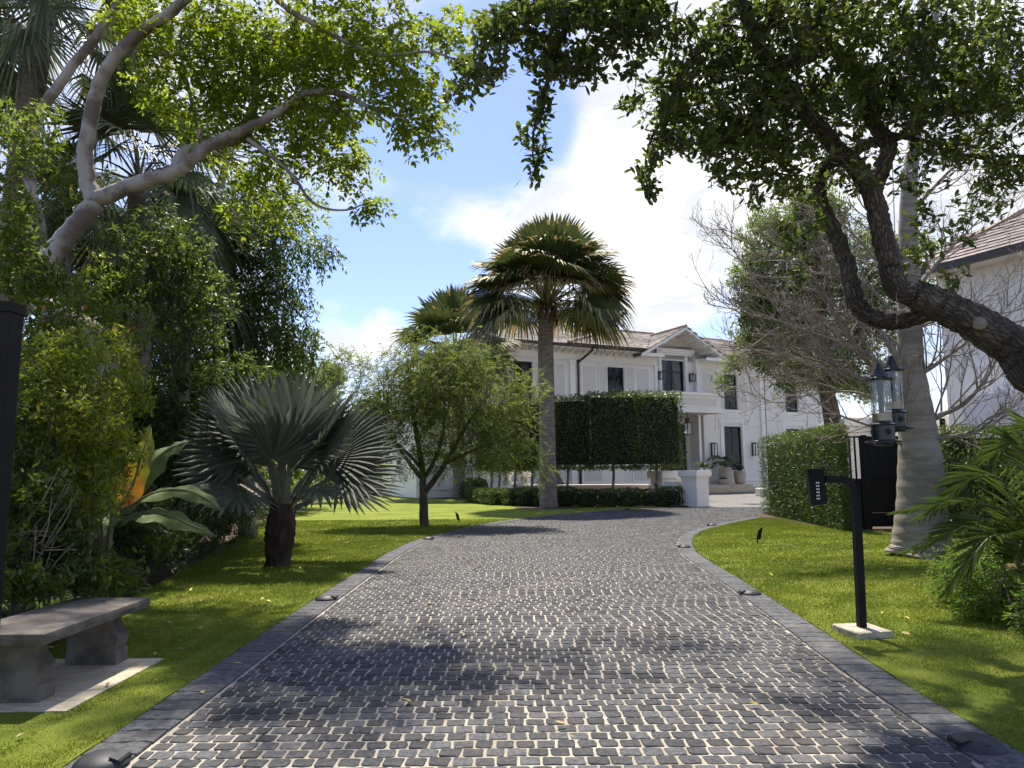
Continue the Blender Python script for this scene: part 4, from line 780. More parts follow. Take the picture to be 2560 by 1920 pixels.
cabbage(300, 395, 12.5, 26, 1.25, 1.2, 'cabbage palm with wide green fans behind the forked pale limb', .25)
cabbage(395, 560, 14.5, 18, 1.2, 1.15, 'cabbage palm crown low behind the shrubs, left of the weeping tree', .1)
# feather palm at the right edge
mat('feather_green', (.075, .125, .02), (.115, .17, .032), 2, .4, attr=.3, trans=.3, spec=.4, hue=.015)
def feather(root, p0, p1, p2, p3, ln, n=34, wd=.022, m='feather_green', rr=.012):
    P = catmull([p0, p1, p2, p3], 10); T = unit(np.gradient(P, axis=0)); idx = np.linspace(4, len(P)-1, n).astype(int); parts = []
    tubes_obj_p = tube_np(P, np.linspace(rr, rr*.3, len(P)), 5); Ps, Ds, Ns, Ls = [], [], [], []
    for k, i in enumerate(idx):
        t = k/(n-1); sd_ = unit(np.cross(T[i], np.array([0, 0, 1.0])))
        for s in (-1, 1):
            d = unit(sd_*s*(.85-.45*t)+T[i]*(.55+.5*t)+np.array([0, 0, .28-.25*t])+rng.normal(size=3)*.06); Ps.append(P[i]); Ds.append(d); Ns.append(np.cross(d, sd_*s)*0+np.array([0, 0, 1.0])+rng.normal(size=3)*.3); Ls.append(ln*(.55+.6*math.sin(math.pi*(.15+.8*t)))*random.uniform(.9, 1.05))
    V, F, R = leaves(np.array(Ps), np.array(Ds), np.array(Ns), np.array(Ls), wd, .5, t1=.3, t2=.72, w2=.75, bend=.16)
    fr = link('frond', npmesh('frond', V, F, R), m, root); me = bpy.data.meshes.new('rachis'); me.from_pydata([tuple(v) for v in tubes_obj_p[0]], [], tubes_obj_p[1]); link('rachis', me, 'petiole_pale', fr, False)
fe_ = empty('feather_palm', (4.98, 7.3, 0), 'arching green feather palm reaching in from the right edge above the ferns', 'palm')
c0 = np.array([4.98, 7.3, .35]); trunk_mesh(fe_, [(4.98, 7.3, -.03), (4.98, 7.3, .4)], [.12, .1], 'palm_boot', 12, lump=.2)
for (x1, y1, x2, y2, x3, y3, Yt) in ((2180, 1060, 2110, 1030, 2005, 1105, 7.0), (2190, 1120, 2090, 1085, 1965, 1100, 6.9), (2190, 1150, 2110, 1130, 1985, 1180, 6.8), (2200, 1180, 2140, 1160, 2060, 1260, 6.5), (2230, 1040, 2200, 960, 2140, 985, 7.6), (2260, 1000, 2300, 900, 2380, 920, 7.4), (2300, 1090, 2380, 1020, 2480, 1060, 7.3), (2300, 1150, 2390, 1110, 2490, 1200, 6.9), (2240, 1060, 2260, 960, 2290, 990, 6.3), (2230, 1030, 2240, 930, 2200, 930, 8.0)):
    feather(fe_, c0, W3(x1, y1, (Yt+7.3)/2), W3(x2, y2, Yt), W3(x3, y3, Yt), .36, 36)
# ------------------------------------------------------------------ trees
mat('bark_gumbo', (.17, .135, .115), (.40, .37, .33), 2.2, .75, .9, 22, bdist=.02, lo=.42, hi=.6, coord='Bark')
mat('bark_oak', (.06, .047, .038), (.15, .125, .105), 5, .95, 1.0, 40, bdist=.025, vor=(34, .8, .06), coord='Bark', stretch=(1, 1, .32))
mat('bark_ceiba', (.18, .155, .12), (.28, .25, .205), 2.2, .8, .6, 26, bdist=.0035, stretch=(1, 1, 5), coord='Bark', wave=('Z', 1.6, 10, .08))
mat('bark_twig', (.19, .155, .12), (.28, .235, .185), 6, .85)
mat('bark_dark', (.06, .045, .035), (.12, .095, .075), 8, .9, .8, 24, bdist=.02, coord='Bark', stretch=(1, 1, .3))
mat('leaf_gumbo', (0.100, 0.155, 0.016), (0.150, 0.210, 0.024), .8, .42, attr=.3, trans=0.6, hue=.02, spec=.35, coord='World', tcol=(2.0, 1.8, .8))
mat('leaf_oak', (0.054, 0.082, 0.024), (0.096, 0.132, 0.036), 1.2, .36, attr=.4, trans=0.5, hue=.015, spec=.45, coord='World', tcol=(1.6, 1.55, .8))
mat('leaf_weep', (0.069, 0.115, 0.030), (0.109, 0.161, 0.044), .8, .4, attr=.35, trans=0.5, hue=.015, coord='World', tcol=(1.5, 1.5, .8))
mat('leaf_back', (0.075, 0.121, 0.032), (0.121, 0.172, 0.048), .25, .5, attr=.35, trans=0.5, hue=.015, coord='World', tcol=(1.5, 1.5, .8))
mat('leaf_tall', (0.092, 0.144, 0.041), (0.155, 0.207, 0.063), .35, .5, attr=.4, trans=0.5, hue=.02, coord='World', spec=.3, tcol=(1.5, 1.5, .8))
mat('leaf_feather', (.105, .145, .035), (.16, .195, .055), .5, .55, attr=.3, trans=0.5, hue=.02, coord='World', spec=.25, tcol=(1.4, 1.4, .8))
mat('leaf_hedge', (0.056, 0.088, 0.018), (0.094, 0.131, 0.027), .7, .32, attr=.4, trans=0.35, hue=.015, coord='World', spec=.5, c3=(.13, .15, .02), c3t=.93, tcol=(1.4, 1.4, .8))
mat('leaf_podo', (0.062, 0.106, 0.025), (0.100, 0.150, 0.037), .9, .4, attr=.35, trans=0.35, hue=.015, coord='World', c3=(.09, .14, .025), c3t=.9, tcol=(1.4, 1.4, .8))
UPV = np.array([0, 0, 1.0])
def rosette(C, D, k, L, Wd, spread=.05, flat=.75, simple=False, up=.8, **kw):
    n = len(C); P = np.repeat(C, k, 0)-np.repeat(D, k, 0)*rng.random((n*k, 1))*spread*2+rng.normal(size=(n*k, 3))*spread*.35
    dd = unit(np.repeat(D, k, 0)*(1-flat)+rnd_unit(n*k)*flat); nn = unit(UPV*up+rnd_unit(n*k)*.55)
    sc_ = rng.uniform(.5, 1.22, n*k); return leaves(P, dd, nn, L*sc_, Wd*sc_**.7*rng.uniform(.8, 1.15, n*k), simple=simple, **kw)
def pinnate(C, D, k, rl, L, Wd, droop=.35, simple=False, **kw):
    n = len(C); d = unit(D*.6+rnd_unit(n)*.75-UPV*droop); s = unit(np.cross(d, UPV+rng.normal(size=(n, 3))*.25)); out = []
    Ps, Ds, Ns = [], [], []
    for j in range(k):
        t = (j+1)/k
        for sg in (-1, 1):
            Ps.append(C+d*rl*t-UPV*droop*rl*t*t*.5); Ds.append(unit(s*sg*.85+d*.45-UPV*droop*.7+rng.normal(size=(n, 3))*.2)); Ns.append(unit(UPV+rng.normal(size=(n, 3))*.45))
    Ps.append(C+d*rl*1.02-UPV*droop*rl*.5); Ds.append(unit(d-UPV*droop)); Ns.append(unit(UPV+rng.normal(size=(n, 3))*.45))
    P, Dd, N = np.concatenate(Ps), np.concatenate(Ds), np.concatenate(Ns); m = len(P)
    return leaves(P, Dd, N, L*rng.uniform(.7, 1.12, m), Wd*rng.uniform(.75, 1.1, m), simple=simple, **kw)
def limb_pts(lst): return W3a(np.array(lst, float))
def wood(root, limbs, bark, n=14, name='trunk', lump=.06, res=7):
    """trunk and limbs as one continuous piece of wood; returns points along it"""
    T = []; sk = []
    for (pts, r0, r1) in limbs:
        P = catmull(pts, res); P = P+np.concatenate([np.zeros((1, 3)), rng.normal(size=(len(P)-1, 3))*min(r0, .06)*.10]); T.append((P, np.linspace(r0, r1, len(P)), n if r0 > .05 else 7)); sk.append(P)
    tubes_obj(name, T, bark, root, lump=lump); return np.concatenate(sk)
def twigs_for(root, skel, C, bark, ra=.010, rb=.003, name='twigs', sag=0.0):
    par = connect(skel, C); d = np.linalg.norm(C-par, axis=1); k = d > .02; V, F, R = sticks(par[k], C[k], np.clip(d[k]*.012+rb, rb, ra), rb, sag); link(name, npmesh(name, V, F, R, True), bark, root)['kind'] = 'stuff'; return unit(C-par+rng.normal(size=C.shape)*.02)
# --- gumbo limbo, left
G = 9.0
gl = empty('gumbo_limbo_tree', (-5.1, 8.6, 0), 'leafy tree with pale peeling forked limbs arching over the left lawn', 'tree')
tb = W3(95, 575, G-.1)
limbs = [([(-5.1, 8.6, -.05), (-5.15, 8.7, 1.6), (-5.05, 8.8, 2.9), tuple(W3(60, 640, G)), tuple(tb), tuple(W3(150, 505, G)), tuple(W3(205, 437, G))], .17, .118),
         (limb_pts([(205, 437, G), (190, 390, G), (185, 328, G-.05), (204, 219, G-.15), (233, 146, G-.3), (292, 80, G-.4), (365, 29, G-.5), (430, -30, G-.6), (520, -110, G-.8)]), .112, .05),
         (limb_pts([(208, 432, G), (273, 405, G), (328, 386, G-.05), (386, 369, G-.1), (418, 341, G-.2), (474, 303, G-.3), (547, 270, G-.4), (601, 241, G-.5), (656, 204, G-.6), (735, 201, G-.7), (800, 233, G-.8), (880, 252, G-.9)]), .108, .018),
         (limb_pts([(380, 370, G), (394, 335, G+.1), (437, 317, G+.15), (518, 299, G+.2), (532, 268, G+.2), (550, 225, G+.2), (550, 182, G+.2), (556, 133, G+.2), (600, 98, G+.2), (628, 65, G+.2), (646, 15, G+.2), (650, -40, G+.2)]), .085, .03),
         (limb_pts([(554, 128, G+.2), (500, 126, G), (430, 124, G), (330, 113, G), (290, 110, G)]), .028, .012), (limb_pts([(535, 300, G-.3), (620, 365, G-.3), (675, 437, G-.3), (743, 454, G-.3), (800, 436, G-.3)]), .028, .008),
         (limb_pts([(690, 60, G-1), (760, 95, G-1.1), (830, 118, G-1.2), (930, 112, G-1.3), (985, 130, G-1.3)]), .03, .01), (limb_pts([(520, -110, G-.8), (600, 0, G-.9), (690, 60, G-1)]), .045, .03), (limb_pts([(800, 233, G-.8), (850, 275, G-.8), (900, 310, G-.8)]), .015, .006),
         (limb_pts([(550, 180, G+.2), (620, 150, G+.3), (700, 150, G+.3), (780, 160, G+.2)]), .03, .01), (limb_pts([(437, 317, G+.15), (420, 240, G+.4), (400, 160, G+.5), (390, 80, G+.6), (420, -20, G+.6)]), .04, .015),
         (limb_pts([(275, -20, G+.3), (215, 70, G+.3), (140, 165, G+.4), (80, 260, G+.4), (62, 330, G+.4), (66, 410, G+.5), (85, 500, G+.5), (95, 640, G+.4), (90, 820, G+.3), (90, 1100, G+.3)]), .055, .10)]
sk = wood(gl, limbs, 'bark_gumbo')
C = blob_pts([(420, 60, 150, 90, G-.1, .9, 300), (560, 120, 150, 110, G, .9, 420), (700, 90, 130, 100, G-.4, .8, 300), (820, 80, 120, 70, G-1, .6, 170), (880, 190, 90, 70, G-1, .5, 130), (900, 270, 60, 45, G-.9, .3, 60), (720, 220, 110, 60, G-.5, .6, 170), (470, 230, 110, 80, G+.2, .8, 210), (620, 260, 110, 60, G, .7, 160), (350, 150, 70, 90, G+.2, .7, 110), (700, 330, 90, 55, G, .6, 90), (790, 440, 40, 22, G-.3, .2, 26), (760, 350, 50, 60, G, .4, 46), (560, 350, 110, 50, G+.4, .7, 110), (600, 440, 120, 50, G+.6, .6, 80),
               (300, 30, 90, 60, G+.1, .7, 70), (500, -120, 300, 110, G-.8, 1.2, 200), (750, -80, 220, 90, G-1.2, 1, 130), (960, 60, 60, 60, G-1.2, .4, 50)])
D = twigs_for(gl, sk, C, 'bark_dark', .012, .0028)
leaf_obj('crown', [pinnate(C, D, 4, .20, .085, .042, .45, t1=.35, t2=.68, w2=.85, fold=.3)], 'leaf_gumbo', gl)
# --- weeping dark tree left of centre
WY = 15.5
we = empty('weeping_tree', (-5.6, WY, 0), 'dark green tree with drooping sprays of narrow leaves behind the silver palm', 'tree')
limbs = [([(-5.6, WY, -.05), (-5.7, WY, 2), (-5.5, WY, 3.6), tuple(W3(470, 500, WY)), tuple(W3(478, 400, WY)), tuple(W3(500, 300, WY))], .2, .06), (limb_pts([(465, 620, WY), (510, 530, WY), (570, 500, WY), (640, 520, WY)]), .07, .02), (limb_pts([(470, 700, WY), (530, 640, WY), (600, 640, WY), (660, 690, WY)]), .06, .02), (limb_pts([(468, 580, WY), (420, 500, WY), (400, 430, WY)]), .06, .02), (limb_pts([(478, 430, WY), (540, 400, WY), (600, 420, WY)]), .05, .02)]
sk = wood(we, limbs, 'bark_gumbo', 10)
C = blob_pts([(560, 430, 110, 70, WY, 1, 230), (620, 520, 80, 60, WY-.3, .8, 130), (500, 520, 110, 100, WY, 1.2, 260), (600, 620, 80, 60, WY, 1, 170), (560, 700, 130, 90, WY, 1.2, 360), (640, 740, 60, 55, WY, .8, 120), (470, 650, 110, 110, WY, 1.2, 260), (690, 530, 40, 35, WY-.3, .5, 40), (530, 820, 120, 60, WY+.5, 1, 160), (430, 430, 80, 90, WY+.5, 1, 120)])
D = twigs_for(we, sk, C, 'bark_dark', .014, .004)
leaf_obj('crown', [pinnate(C, D, 5, .34, .135, .042, .8, t1=.35, t2=.7)], 'leaf_weep', we)
# --- live oak, trunk outside the picture on the right, limb and canopy over the drive
O = 5.85
oak = empty('oak_tree', (6.0, 5.6, 0), 'dark rough-barked oak whose heavy limb reaches in from the right edge', 'tree')
limbs = [([(6.0, 5.6, -.05), (5.85, 5.6, .7), (5.5, 5.65, 1.5), (5.05, 5.72, 2.0), tuple(W3(2260, 815, O-.1)), tuple(W3(2190, 752, O)), tuple(W3(2107, 699, O)), tuple(W3(2038, 662, O)), tuple(W3(1975, 632, O))], .25, .115),
         (limb_pts([(1990, 640, O), (1938, 622, O), (1917, 553, O-.05), (1899, 474, O-.1), (1881, 415, O-.15), (1852, 365, O-.2), (1815, 328, O-.25), (1779, 284, O-.3), (1724, 219, O-.4), (1682, 160, O-.45), (1640, 95, O-.5), (1606, 15, O-.6), (1580, -60, O-.7)]), .098, .04),
         (limb_pts([(1884, 420, O-.12), (1904, 368, O-.1), (1920, 317, O-.1), (1884, 264, O-.1), (1864, 219, O-.15), (1866, 148, O-.3)]), .07, .052), (limb_pts([(1682, 160, O-.45), (1725, 105, O-.4), (1761, 50, O-.5), (1800, -30, O-.6)]), .055, .03), (limb_pts([(1640, 95, O-.5), (1668, 40, O-.6), (1675, -40, O-.8)]), .04, .025),
         (limb_pts([(2040, 662, O+.02), (1985, 680, O+.12), (1935, 692, O+.15), (1888, 685, O+.15), (1852, 655, O+.15), (1836, 608, O+.18), (1826, 560, O+.2), (1800, 497, O+.2), (1774, 437, O+.2), (1769, 385, O+.2), (1790, 355, O+.15), (1820, 342, O+.12), (1856, 320, O+.1), (1894, 303, O+.05), (1915, 318, O)]), .088, .04),
         (limb_pts([(1918, 290, O-.1), (2016, 310, O), (2052, 328, O+.1), (2125, 343, O+.1), (2185, 348, O+.2)]), .025, .008), (limb_pts([(1915, 320, O-.1), (1990, 255, O+.1), (2089, 219, O+.1), (2220, 172, O+.2)]), .03, .015), (limb_pts([(1866, 160, O-.3), (1800, 105, O-.6), (1740, 120, O-.8), (1640, 150, O-1)]), .02, .008),
         (limb_pts([(1580, -60, O-.7), (1480, -90, O-.9), (1380, -60, O-1), (1300, -20, O-1), (1240, 30, O-1), (1200, 110, O-1), (1170, 230, O-1), (1150, 300, O-1), (1158, 380, O-1)]), .05, .003), (limb_pts([(1380, -60, O-1), (1300, -70, O-1.1), (1150, -20, O-1.1), (1090, 50, O-1.1), (1040, 110, O-1.1), (1000, 180, O-1.1)]), .03, .004),
         (limb_pts([(1606, 15, O-.6), (1540, 80, O-.8), (1480, 150, O-.9), (1440, 240, O-.9), (1400, 320, O-.9), (1395, 400, O-.9)]), .03, .003), (limb_pts([(1800, -30, O-.6), (1900, -140, O-.8), (2100, -200, O-1), (2300, -150, O-.5)]), .05, .03), ([tuple(W3(1580, -60, O-.7)), (1.8, 5.6, 5.6), (1.6, 6.8, 7.2), (1.0, 8.4, 8.6), (-.4, 9.8, 9.7), (-1.6, 10.4, 10.2)], .06, .012), ([tuple(W3(1900, -140, O-.8)), (2.9, 5.6, 6.0), (3.3, 7.4, 7.9), (3.2, 9.2, 9.3), (2.6, 10.8, 10.4)], .05, .012), (limb_pts([(1700, 210, O-.3), (1620, 250, O-.4), (1540, 300, O-.5), (1480, 340, O-.5)]), .025, .006)]  # two long upper limbs added out of view to carry the shading clumps
sk = wood(oak, limbs, 'bark_oak', 16, lump=.10, res=9)
for (x, y, Y, r, d) in ((2118, 697, O-.155, .047, (-.25, -1, .1)), (1866, 146, O-.30, .056, (0, -.4, 1))):
    p = W3(x, y, Y); dv = Vector(d).normalized(); me = MB().lathe([(0, .012), (r*.75, .010), (r*.8, .0), (r, .012), (r*1.12, 0), (r*1.15, -.03)], 14).build('cut_scar', 'bark_ceiba', oak, smooth=True); me.matrix_parent_inverse = pmat(oak).inverted(); me.matrix_basis = Matrix.Translation(tuple(p)) @ dv.to_track_quat('Z', 'Y').to_matrix().to_4x4()
C = blob_pts([(1700, 60, 190, 110, O-.5, .7, 430), (1900, 80, 180, 120, O-.3, .8, 430), (2100, 80, 160, 130, O-.2, .9, 430), (1620, 190, 130, 90, O-.6, .5, 260), (1800, 210, 170, 80, O-.3, .6, 300), (2000, 200, 160, 80, O-.2, .7, 300), (2150, 220, 110, 80, O, .7, 240), (1560, 300, 100, 70, O-.6, .4, 190), (1680, 310, 100, 50, O-.4, .4, 150), (2060, 320, 130, 50, O+.1, .5, 110), (2170, 360, 60, 60, O+.1, .4, 70), (1500, 120, 90, 100, O-.7, .5, 170), (1450, 230, 60, 70, O-.8, .3, 80), (1405, 340, 48, 60, O-.9, .2, 28), (1395, 405, 22, 30, O-.9, .1, 9), (1440, 310, 40, 30, O-.8, .2, 26), (1350, 225, 28, 18, O-.9, .1, 12), (1710, 390, 60, 60, O-.2, .3, 55), (1820, 380, 90, 50, O-.1, .4, 40), (1990, 440, 40, 100, O+.1, .2, 26), (2070, 480, 60, 60, O+.2, .3, 30), (1760, 470, 40, 50, O, .2, 20), (1940, 560, 50, 60, O+.1, .15, 14), (1402, 420, 20, 26, O-.9, .08, 8), (1560, 390, 40, 26, O-.5, .2, 22), (1640, 400, 60, 50, O-.4, .3, 50), (1700, 520, 30, 50, O, .15, 22), (1720, 590, 22, 40, O+.1, .1, 14), (1990, 540, 30, 60, O+.2, .15, 22), (2060, 600, 30, 50, O+.2, .15, 18), (2140, 430, 50, 60, O+.2, .3, 36), (1590, 260, 150, 130, O-.5, .6, 110), (1850, 300, 260, 150, O-.2, .8, 160), (1480, 250, 110, 110, O-.7, .5, 60),
               (1320, 20, 130, 60, O-1, .5, 190), (1200, 20, 110, 50, O-1.05, .5, 170), (1090, 60, 80, 60, O-1.1, .4, 130), (1180, 120, 60, 60, O-1, .3, 90), (1040, 150, 70, 50, O-1.1, .3, 70), (1310, 110, 80, 70, O-1, .3, 110), (1240, 160, 60, 35, O-1, .3, 50), (1165, 215, 40, 28, O-1, .14, 16), (1172, 260, 30, 25, O-1, .12, 11), (1142, 285, 26, 16, O-1, .1, 9), (1165, 330, 38, 40, O-1, .12, 17), (1150, 382, 24, 22, O-1, .08, 8), (1400, 60, 60, 60, O-.9, .3, 60), (985, 205, 40, 30, O-1.1, .2, 22), (1420, 20, 40, 40, O-.8, .3, 30),
               (1800, -150, 500, 150, O-1, 1.3, 900), (1400, -140, 260, 90, O-1.2, .8, 300), (2300, 150, 100, 220, O-.3, 1, 300), (1500, -400, 500, 200, O-2.6, 1.0, 420), (2200, -350, 250, 250, O-1.6, 1.0, 300)])
ov = []  # unseen leaf clumps added high over the drive to dapple it with shade
for k in range(26):
    y = random.uniform(7.6, 11.2); x = random.uniform(-2.4, 4.4)+.4*random.random(); z = 1.35+y*.74+.7+random.uniform(0, .5); n = random.randint(45, 95)
    ov.append(np.array([x, y, z])+rnd_unit(n)*rng.random((n, 1))**.5*np.array([.55, .6, .35]))
for (x, y, z, rx, ry, rz_, n) in ((3.4, 5.4, 6.4, 1.5, 1.0, .7, 90),): ov.append(np.array([x, y, z])+rnd_unit(n)*rng.random((n, 1))**.4*np.array([rx, ry, rz_]))
C = np.concatenate([C]+ov)
D = twigs_for(oak, sk, C, 'bark_oak', .012, .0025)
leaf_obj('crown', [rosette(C, D, 5, .078, .032, .05, .85, t1=.42, t2=.78, w2=.92, fold=.22)], 'leaf_oak', oak)
MB().tube([tuple(W3(1926, 300, O-.1)), tuple(W3(1932, 480, O-.08)), tuple(W3(1938, 700, O-.05))], .0035, 5).build('hanging_cord', 'bark_twig', oak, local=False)
# --- bare silk-floss tree with thick grey trunk
CY = 11.4
ce = empty('bare_tree', (6.27, CY, 0), 'bare tree with thick smooth grey trunk and many leafless twigs on the right lawn', 'tree')
tr = [W3(1990, 1206, CY), W3(1992, 1185, CY), W3(1990, 1150, CY), W3(1989, 1080, CY), W3(1988, 1000, CY), W3(1979, 900, CY), W3(1969, 800, CY), W3(1965, 720, CY), W3(1964, 600, CY), W3(1962, 480, CY), W3(1966, 380, CY), W3(1985, 250, CY), W3(2010, 120, CY), W3(2030, -40, CY)]
trr = np.array([66, 60, 54, 47, 43, 35, 27, 25, 22, 19, 16, 12, 9, 6])*KD*CY/FPX
P = catmull(tr, 8); r_ = np.interp(np.linspace(0, 1, len(P)), np.linspace(0, 1, len(trr)), trr); n = 40; V, F = tube_np(P, r_, n, True)
for i in range(len(P)):
    fl = max(0, 1-P[i][2]/.45); fl2 = max(0, 1-P[i][2]/.16)
    for k in range(n):
        v = V[i*n+k]; c = P[i]; an = 2*math.pi*k/n; g = 1+fl**2*.12*math.sin(5*an+.6)+fl2*.05*math.sin(9*an)+.02*math.sin(i*1.7)+.015*math.sin(3*an+i*.35); V[i*n+k] = c+(v-c)*g
me = bpy.data.meshes.new('trunk'); me.from_pydata([tuple(v) for v in V], [], F); me.polygons.foreach_set('use_smooth', np.ones(len(me.polygons), bool)); set_bark(me, bark_pos(P, r_, n)); link('trunk', me, 'bark_ceiba', ce)
for (x, y, s) in ((2036, 1125, 1.3), (2020, 1212-12-60, .8), (1993, 1160-100, .7), (1958, 935, .8), (1998, 870, .6), (2036, 985, .9), (1955, 1090, .6)):
    p = W3(x if x < 2030 else 2030, y, CY); cpt = P[np.argmin(abs(P[:, 2]-p[2]))]; rr = np.interp(p[2], P[:, 2][:60], r_[:60]); dx = np.clip((p[0]-cpt[0])/rr, -.95, .95); q_ = np.array([cpt[0]+dx*rr*.98, cpt[1]-rr*math.sqrt(1-dx*dx)*.98, p[2]]); dv = Vector(tuple(q_-cpt)).normalized()
    kn = MB().lathe([(0, .0), (.012*s, .004), (.03*s, .022*s), (.05*s, .022*s), (.075*s, 0), (.09*s, -.02)], 14).build('knot', 'bark_ceiba', ce, smooth=True); kn.matrix_parent_inverse = pmat(ce).inverted(); kn.matrix_basis = Matrix.Translation(tuple(q_)) @ dv.to_track_quat('Z', 'Y').to_matrix().to_4x4() @ Matrix.Diagonal((.7, 1.2, 1, 1))
TW = []; BR = []
def grow(p, d, L, r, lev):
    pts = [p]; k = 6 if lev < 2 else 4; step = L/k; d = unit(np.array(d, float)); cur = rng.normal(size=3)*.10
    for i in range(k):
        d = unit(d+cur*.55+rng.normal(size=3)*(.09+.04*lev)+UPV*(.05+.05*lev)); pts.append(pts[-1]+d*step)
    pts = np.array(pts); (BR if r > .012 else TW).append((pts, np.linspace(r, r*.45, len(pts))))
    if lev >= 4: return
    nch = (5, 5, 4, 2)[lev]
    for c in range(nch):
        t = .25+.72*(c+random.random()*.8)/nch; i = min(int(t*k), k-1); q = pts[i]+(pts[i+1]-pts[i])*(t*k-i); a = unit(np.cross(pts[i+1]-pts[i], rnd_unit(1)[0])); ang = random.uniform(.45, 1.0); dd = unit((pts[i+1]-pts[i]))*math.cos(ang)+a*math.sin(ang)
        grow(q, dd, L*random.uniform(.42, .68)*(1-.25*t), max(r*(.6-.25*t), .0028), lev+1)
for (pp, r0) in (([(1950, 880), (1890, 800), (1840, 740), (1790, 650), (1730, 560), (1650, 500)], .06), ([(1945, 830), (1880, 770), (1800, 735), (1700, 700), (1600, 665), (1520, 640)], .055), ([(1948, 960), (1890, 925), (1800, 890), (1720, 830), (1640, 800)], .03), ([(1945, 860), (1850, 815), (1760, 790), (1660, 760), (1560, 745)], .038), ([(1950, 790), (1895, 705), (1850, 640), (1815, 560), (1760, 500)], .06), ([(1970, 815), (2010, 795), (2080, 745), (2150, 690), (2230, 600)], .05), ([(1985, 925), (2025, 900), (2085, 870), (2135, 810), (2170, 740), (2215, 690)], .06), ([(1990, 950), (2035, 945), (2100, 937), (2160, 895), (2230, 850)], .045), ([(1968, 640), (2030, 560), (2100, 490), (2200, 380)], .05), ([(1960, 560), (1900, 480), (1850, 400), (1800, 330)], .045), ([(1966, 460), (2040, 380), (2110, 310), (2170, 200)], .045), ([(1975, 420), (1980, 300), (2030, 200), (2050, 80)], .04), ([(1955, 930), (1920, 880), (1895, 850)], .04), ([(1965, 720), (2000, 700), (2060, 680), (2130, 640), (2220, 560)], .035), ([(1955, 755), (1860, 690), (1780, 690), (1690, 650), (1620, 600)], .03), ([(1955, 700), (1850, 600), (1760, 590), (1640, 530), (1530, 480)], .035), ([(1955, 850), (1830, 800), (1720, 720), (1600, 560), (1560, 520)], .035), ([(1955, 900), (1860, 850), (1760, 850), (1680, 870), (1600, 840)], .028), ([(1960, 680), (1890, 560), (1800, 470), (1720, 440)], .035)):
    yo = random.uniform(-.9, .9); m_ = len(pp); pts = limb_pts([(x, y, CY+(yo*k/(m_-1))-(.2 if k == 0 else 0)*0) for k, (x, y) in enumerate(pp)]); Pc = catmull(pts, 6); BR.append((Pc, np.linspace(r0**.5, .07, len(Pc))**2))
    Ltot = np.sum(np.linalg.norm(np.diff(Pc, axis=0), axis=1)); nb = int(6+Ltot*4.2)
    for c in range(nb):
        t = .18+.8*c/nb; i = min(int(t*(len(Pc)-1)), len(Pc)-2); tang = unit(Pc[i+1]-Pc[i]); a = unit(np.cross(tang, rnd_unit(1)[0])); ang = random.uniform(.35, .95); grow(Pc[i], tang*math.cos(ang)+a*math.sin(ang), random.uniform(.6, 1.35)*(1.1-.4*t), r0*(.26-.14*t)+.003, 2 if c % 4 else 1)
tubes_obj('limbs', BR, 'bark_ceiba', ce, 8); tubes_obj('twigs', TW, 'bark_twig', ce, 4)
# --- green tree behind the bare one
BY = 33.0
bk = empty('background_tree', (14.8, BY, 0), 'tall rounded green tree behind the bare twigs, beside the mansion', 'tree')
limbs = [([(14.8, BY, -.05), (14.75, BY, 3), (14.4, BY, 6), tuple(W3(1770, 620, BY)), tuple(W3(1730, 520, BY))], .5, .12), (limb_pts([(1810, 800, BY), (1740, 720, BY), (1680, 680, BY)]), .25, .08), (limb_pts([(1815, 780, BY), (1880, 680, BY), (1900, 600, BY)]), .28, .08)]
sk = wood(bk, limbs, 'bark_dark', 14)
C = blob_pts([(1700, 520, 110, 90, BY, 2, 300), (1640, 610, 80, 70, BY-.5, 1.5, 190), (1750, 640, 150, 90, BY, 2, 380), (1690, 730, 120, 60, BY-.5, 2, 240), (1850, 560, 130, 100, BY+1, 2, 260), (1890, 700, 120, 100, BY+1, 2, 260), (1760, 440, 80, 50, BY, 1.5, 120), (1620, 690, 40, 40, BY-1, 1, 40), (1580, 790, 20, 20, BY-1.5, .4, 12), (1560, 830, 16, 14, BY-1.5, .3, 8), (1700, 800, 70, 40, BY-1.5, 1, 70), (1790, 790, 110, 60, BY-.5, 1.5, 190), (1880, 830, 80, 50, BY+1, 1.5, 110), (2000, 600, 100, 120, BY+2, 2, 160), (1640, 760, 40, 30, BY-1, .8, 30)])
D = twigs_for(bk, sk, C, 'bark_dark', .05, .012)
leaf_obj('crown', [rosette(C, D, 30, .22, .09, .40, .9, simple=True)], 'leaf_tall', bk)
# --- feathery small tree on the lawn
fy = 18.55; fx = -2.25
ft = empty('feathery_tree', (fx, fy, 0), 'small tree with fine feathery light green foliage on the left lawn', 'tree')
limbs = [([(fx, fy, -.03), (fx-.02, fy, .6), (fx-.05, fy, 1.15), (fx-.1, fy, 1.7), tuple(W3(890, 880, fy)), tuple(W3(880, 790, fy))], .125, .03), (limb_pts([(917, 1063, fy), (950, 1020, fy), (985, 960, fy+.2), (1020, 900, fy+.3), (1060, 850, fy+.3)]), .085, .015), (limb_pts([(912, 1040, fy), (945, 980, fy-.3), (960, 900, fy-.5), (950, 820, fy-.5), (960, 760, fy-.5)]), .06, .012), (limb_pts([(908, 1030, fy), (870, 980, fy+.4), (830, 920, fy+.6), (800, 860, fy+.6)]), .06, .012), (limb_pts([(910, 1010, fy), (860, 960, fy-.5), (810, 930, fy-.8), (770, 900, fy-.8)]), .05, .01), (limb_pts([(965, 1000, fy), (1030, 970, fy-.4), (1090, 950, fy-.5), (1130, 930, fy-.4)]), .05, .01), (limb_pts([(895, 900, fy), (920, 830, fy+.6), (930, 760, fy+.8)]), .04, .01)]
sk = wood(ft, limbs, 'bark_dark', 12)
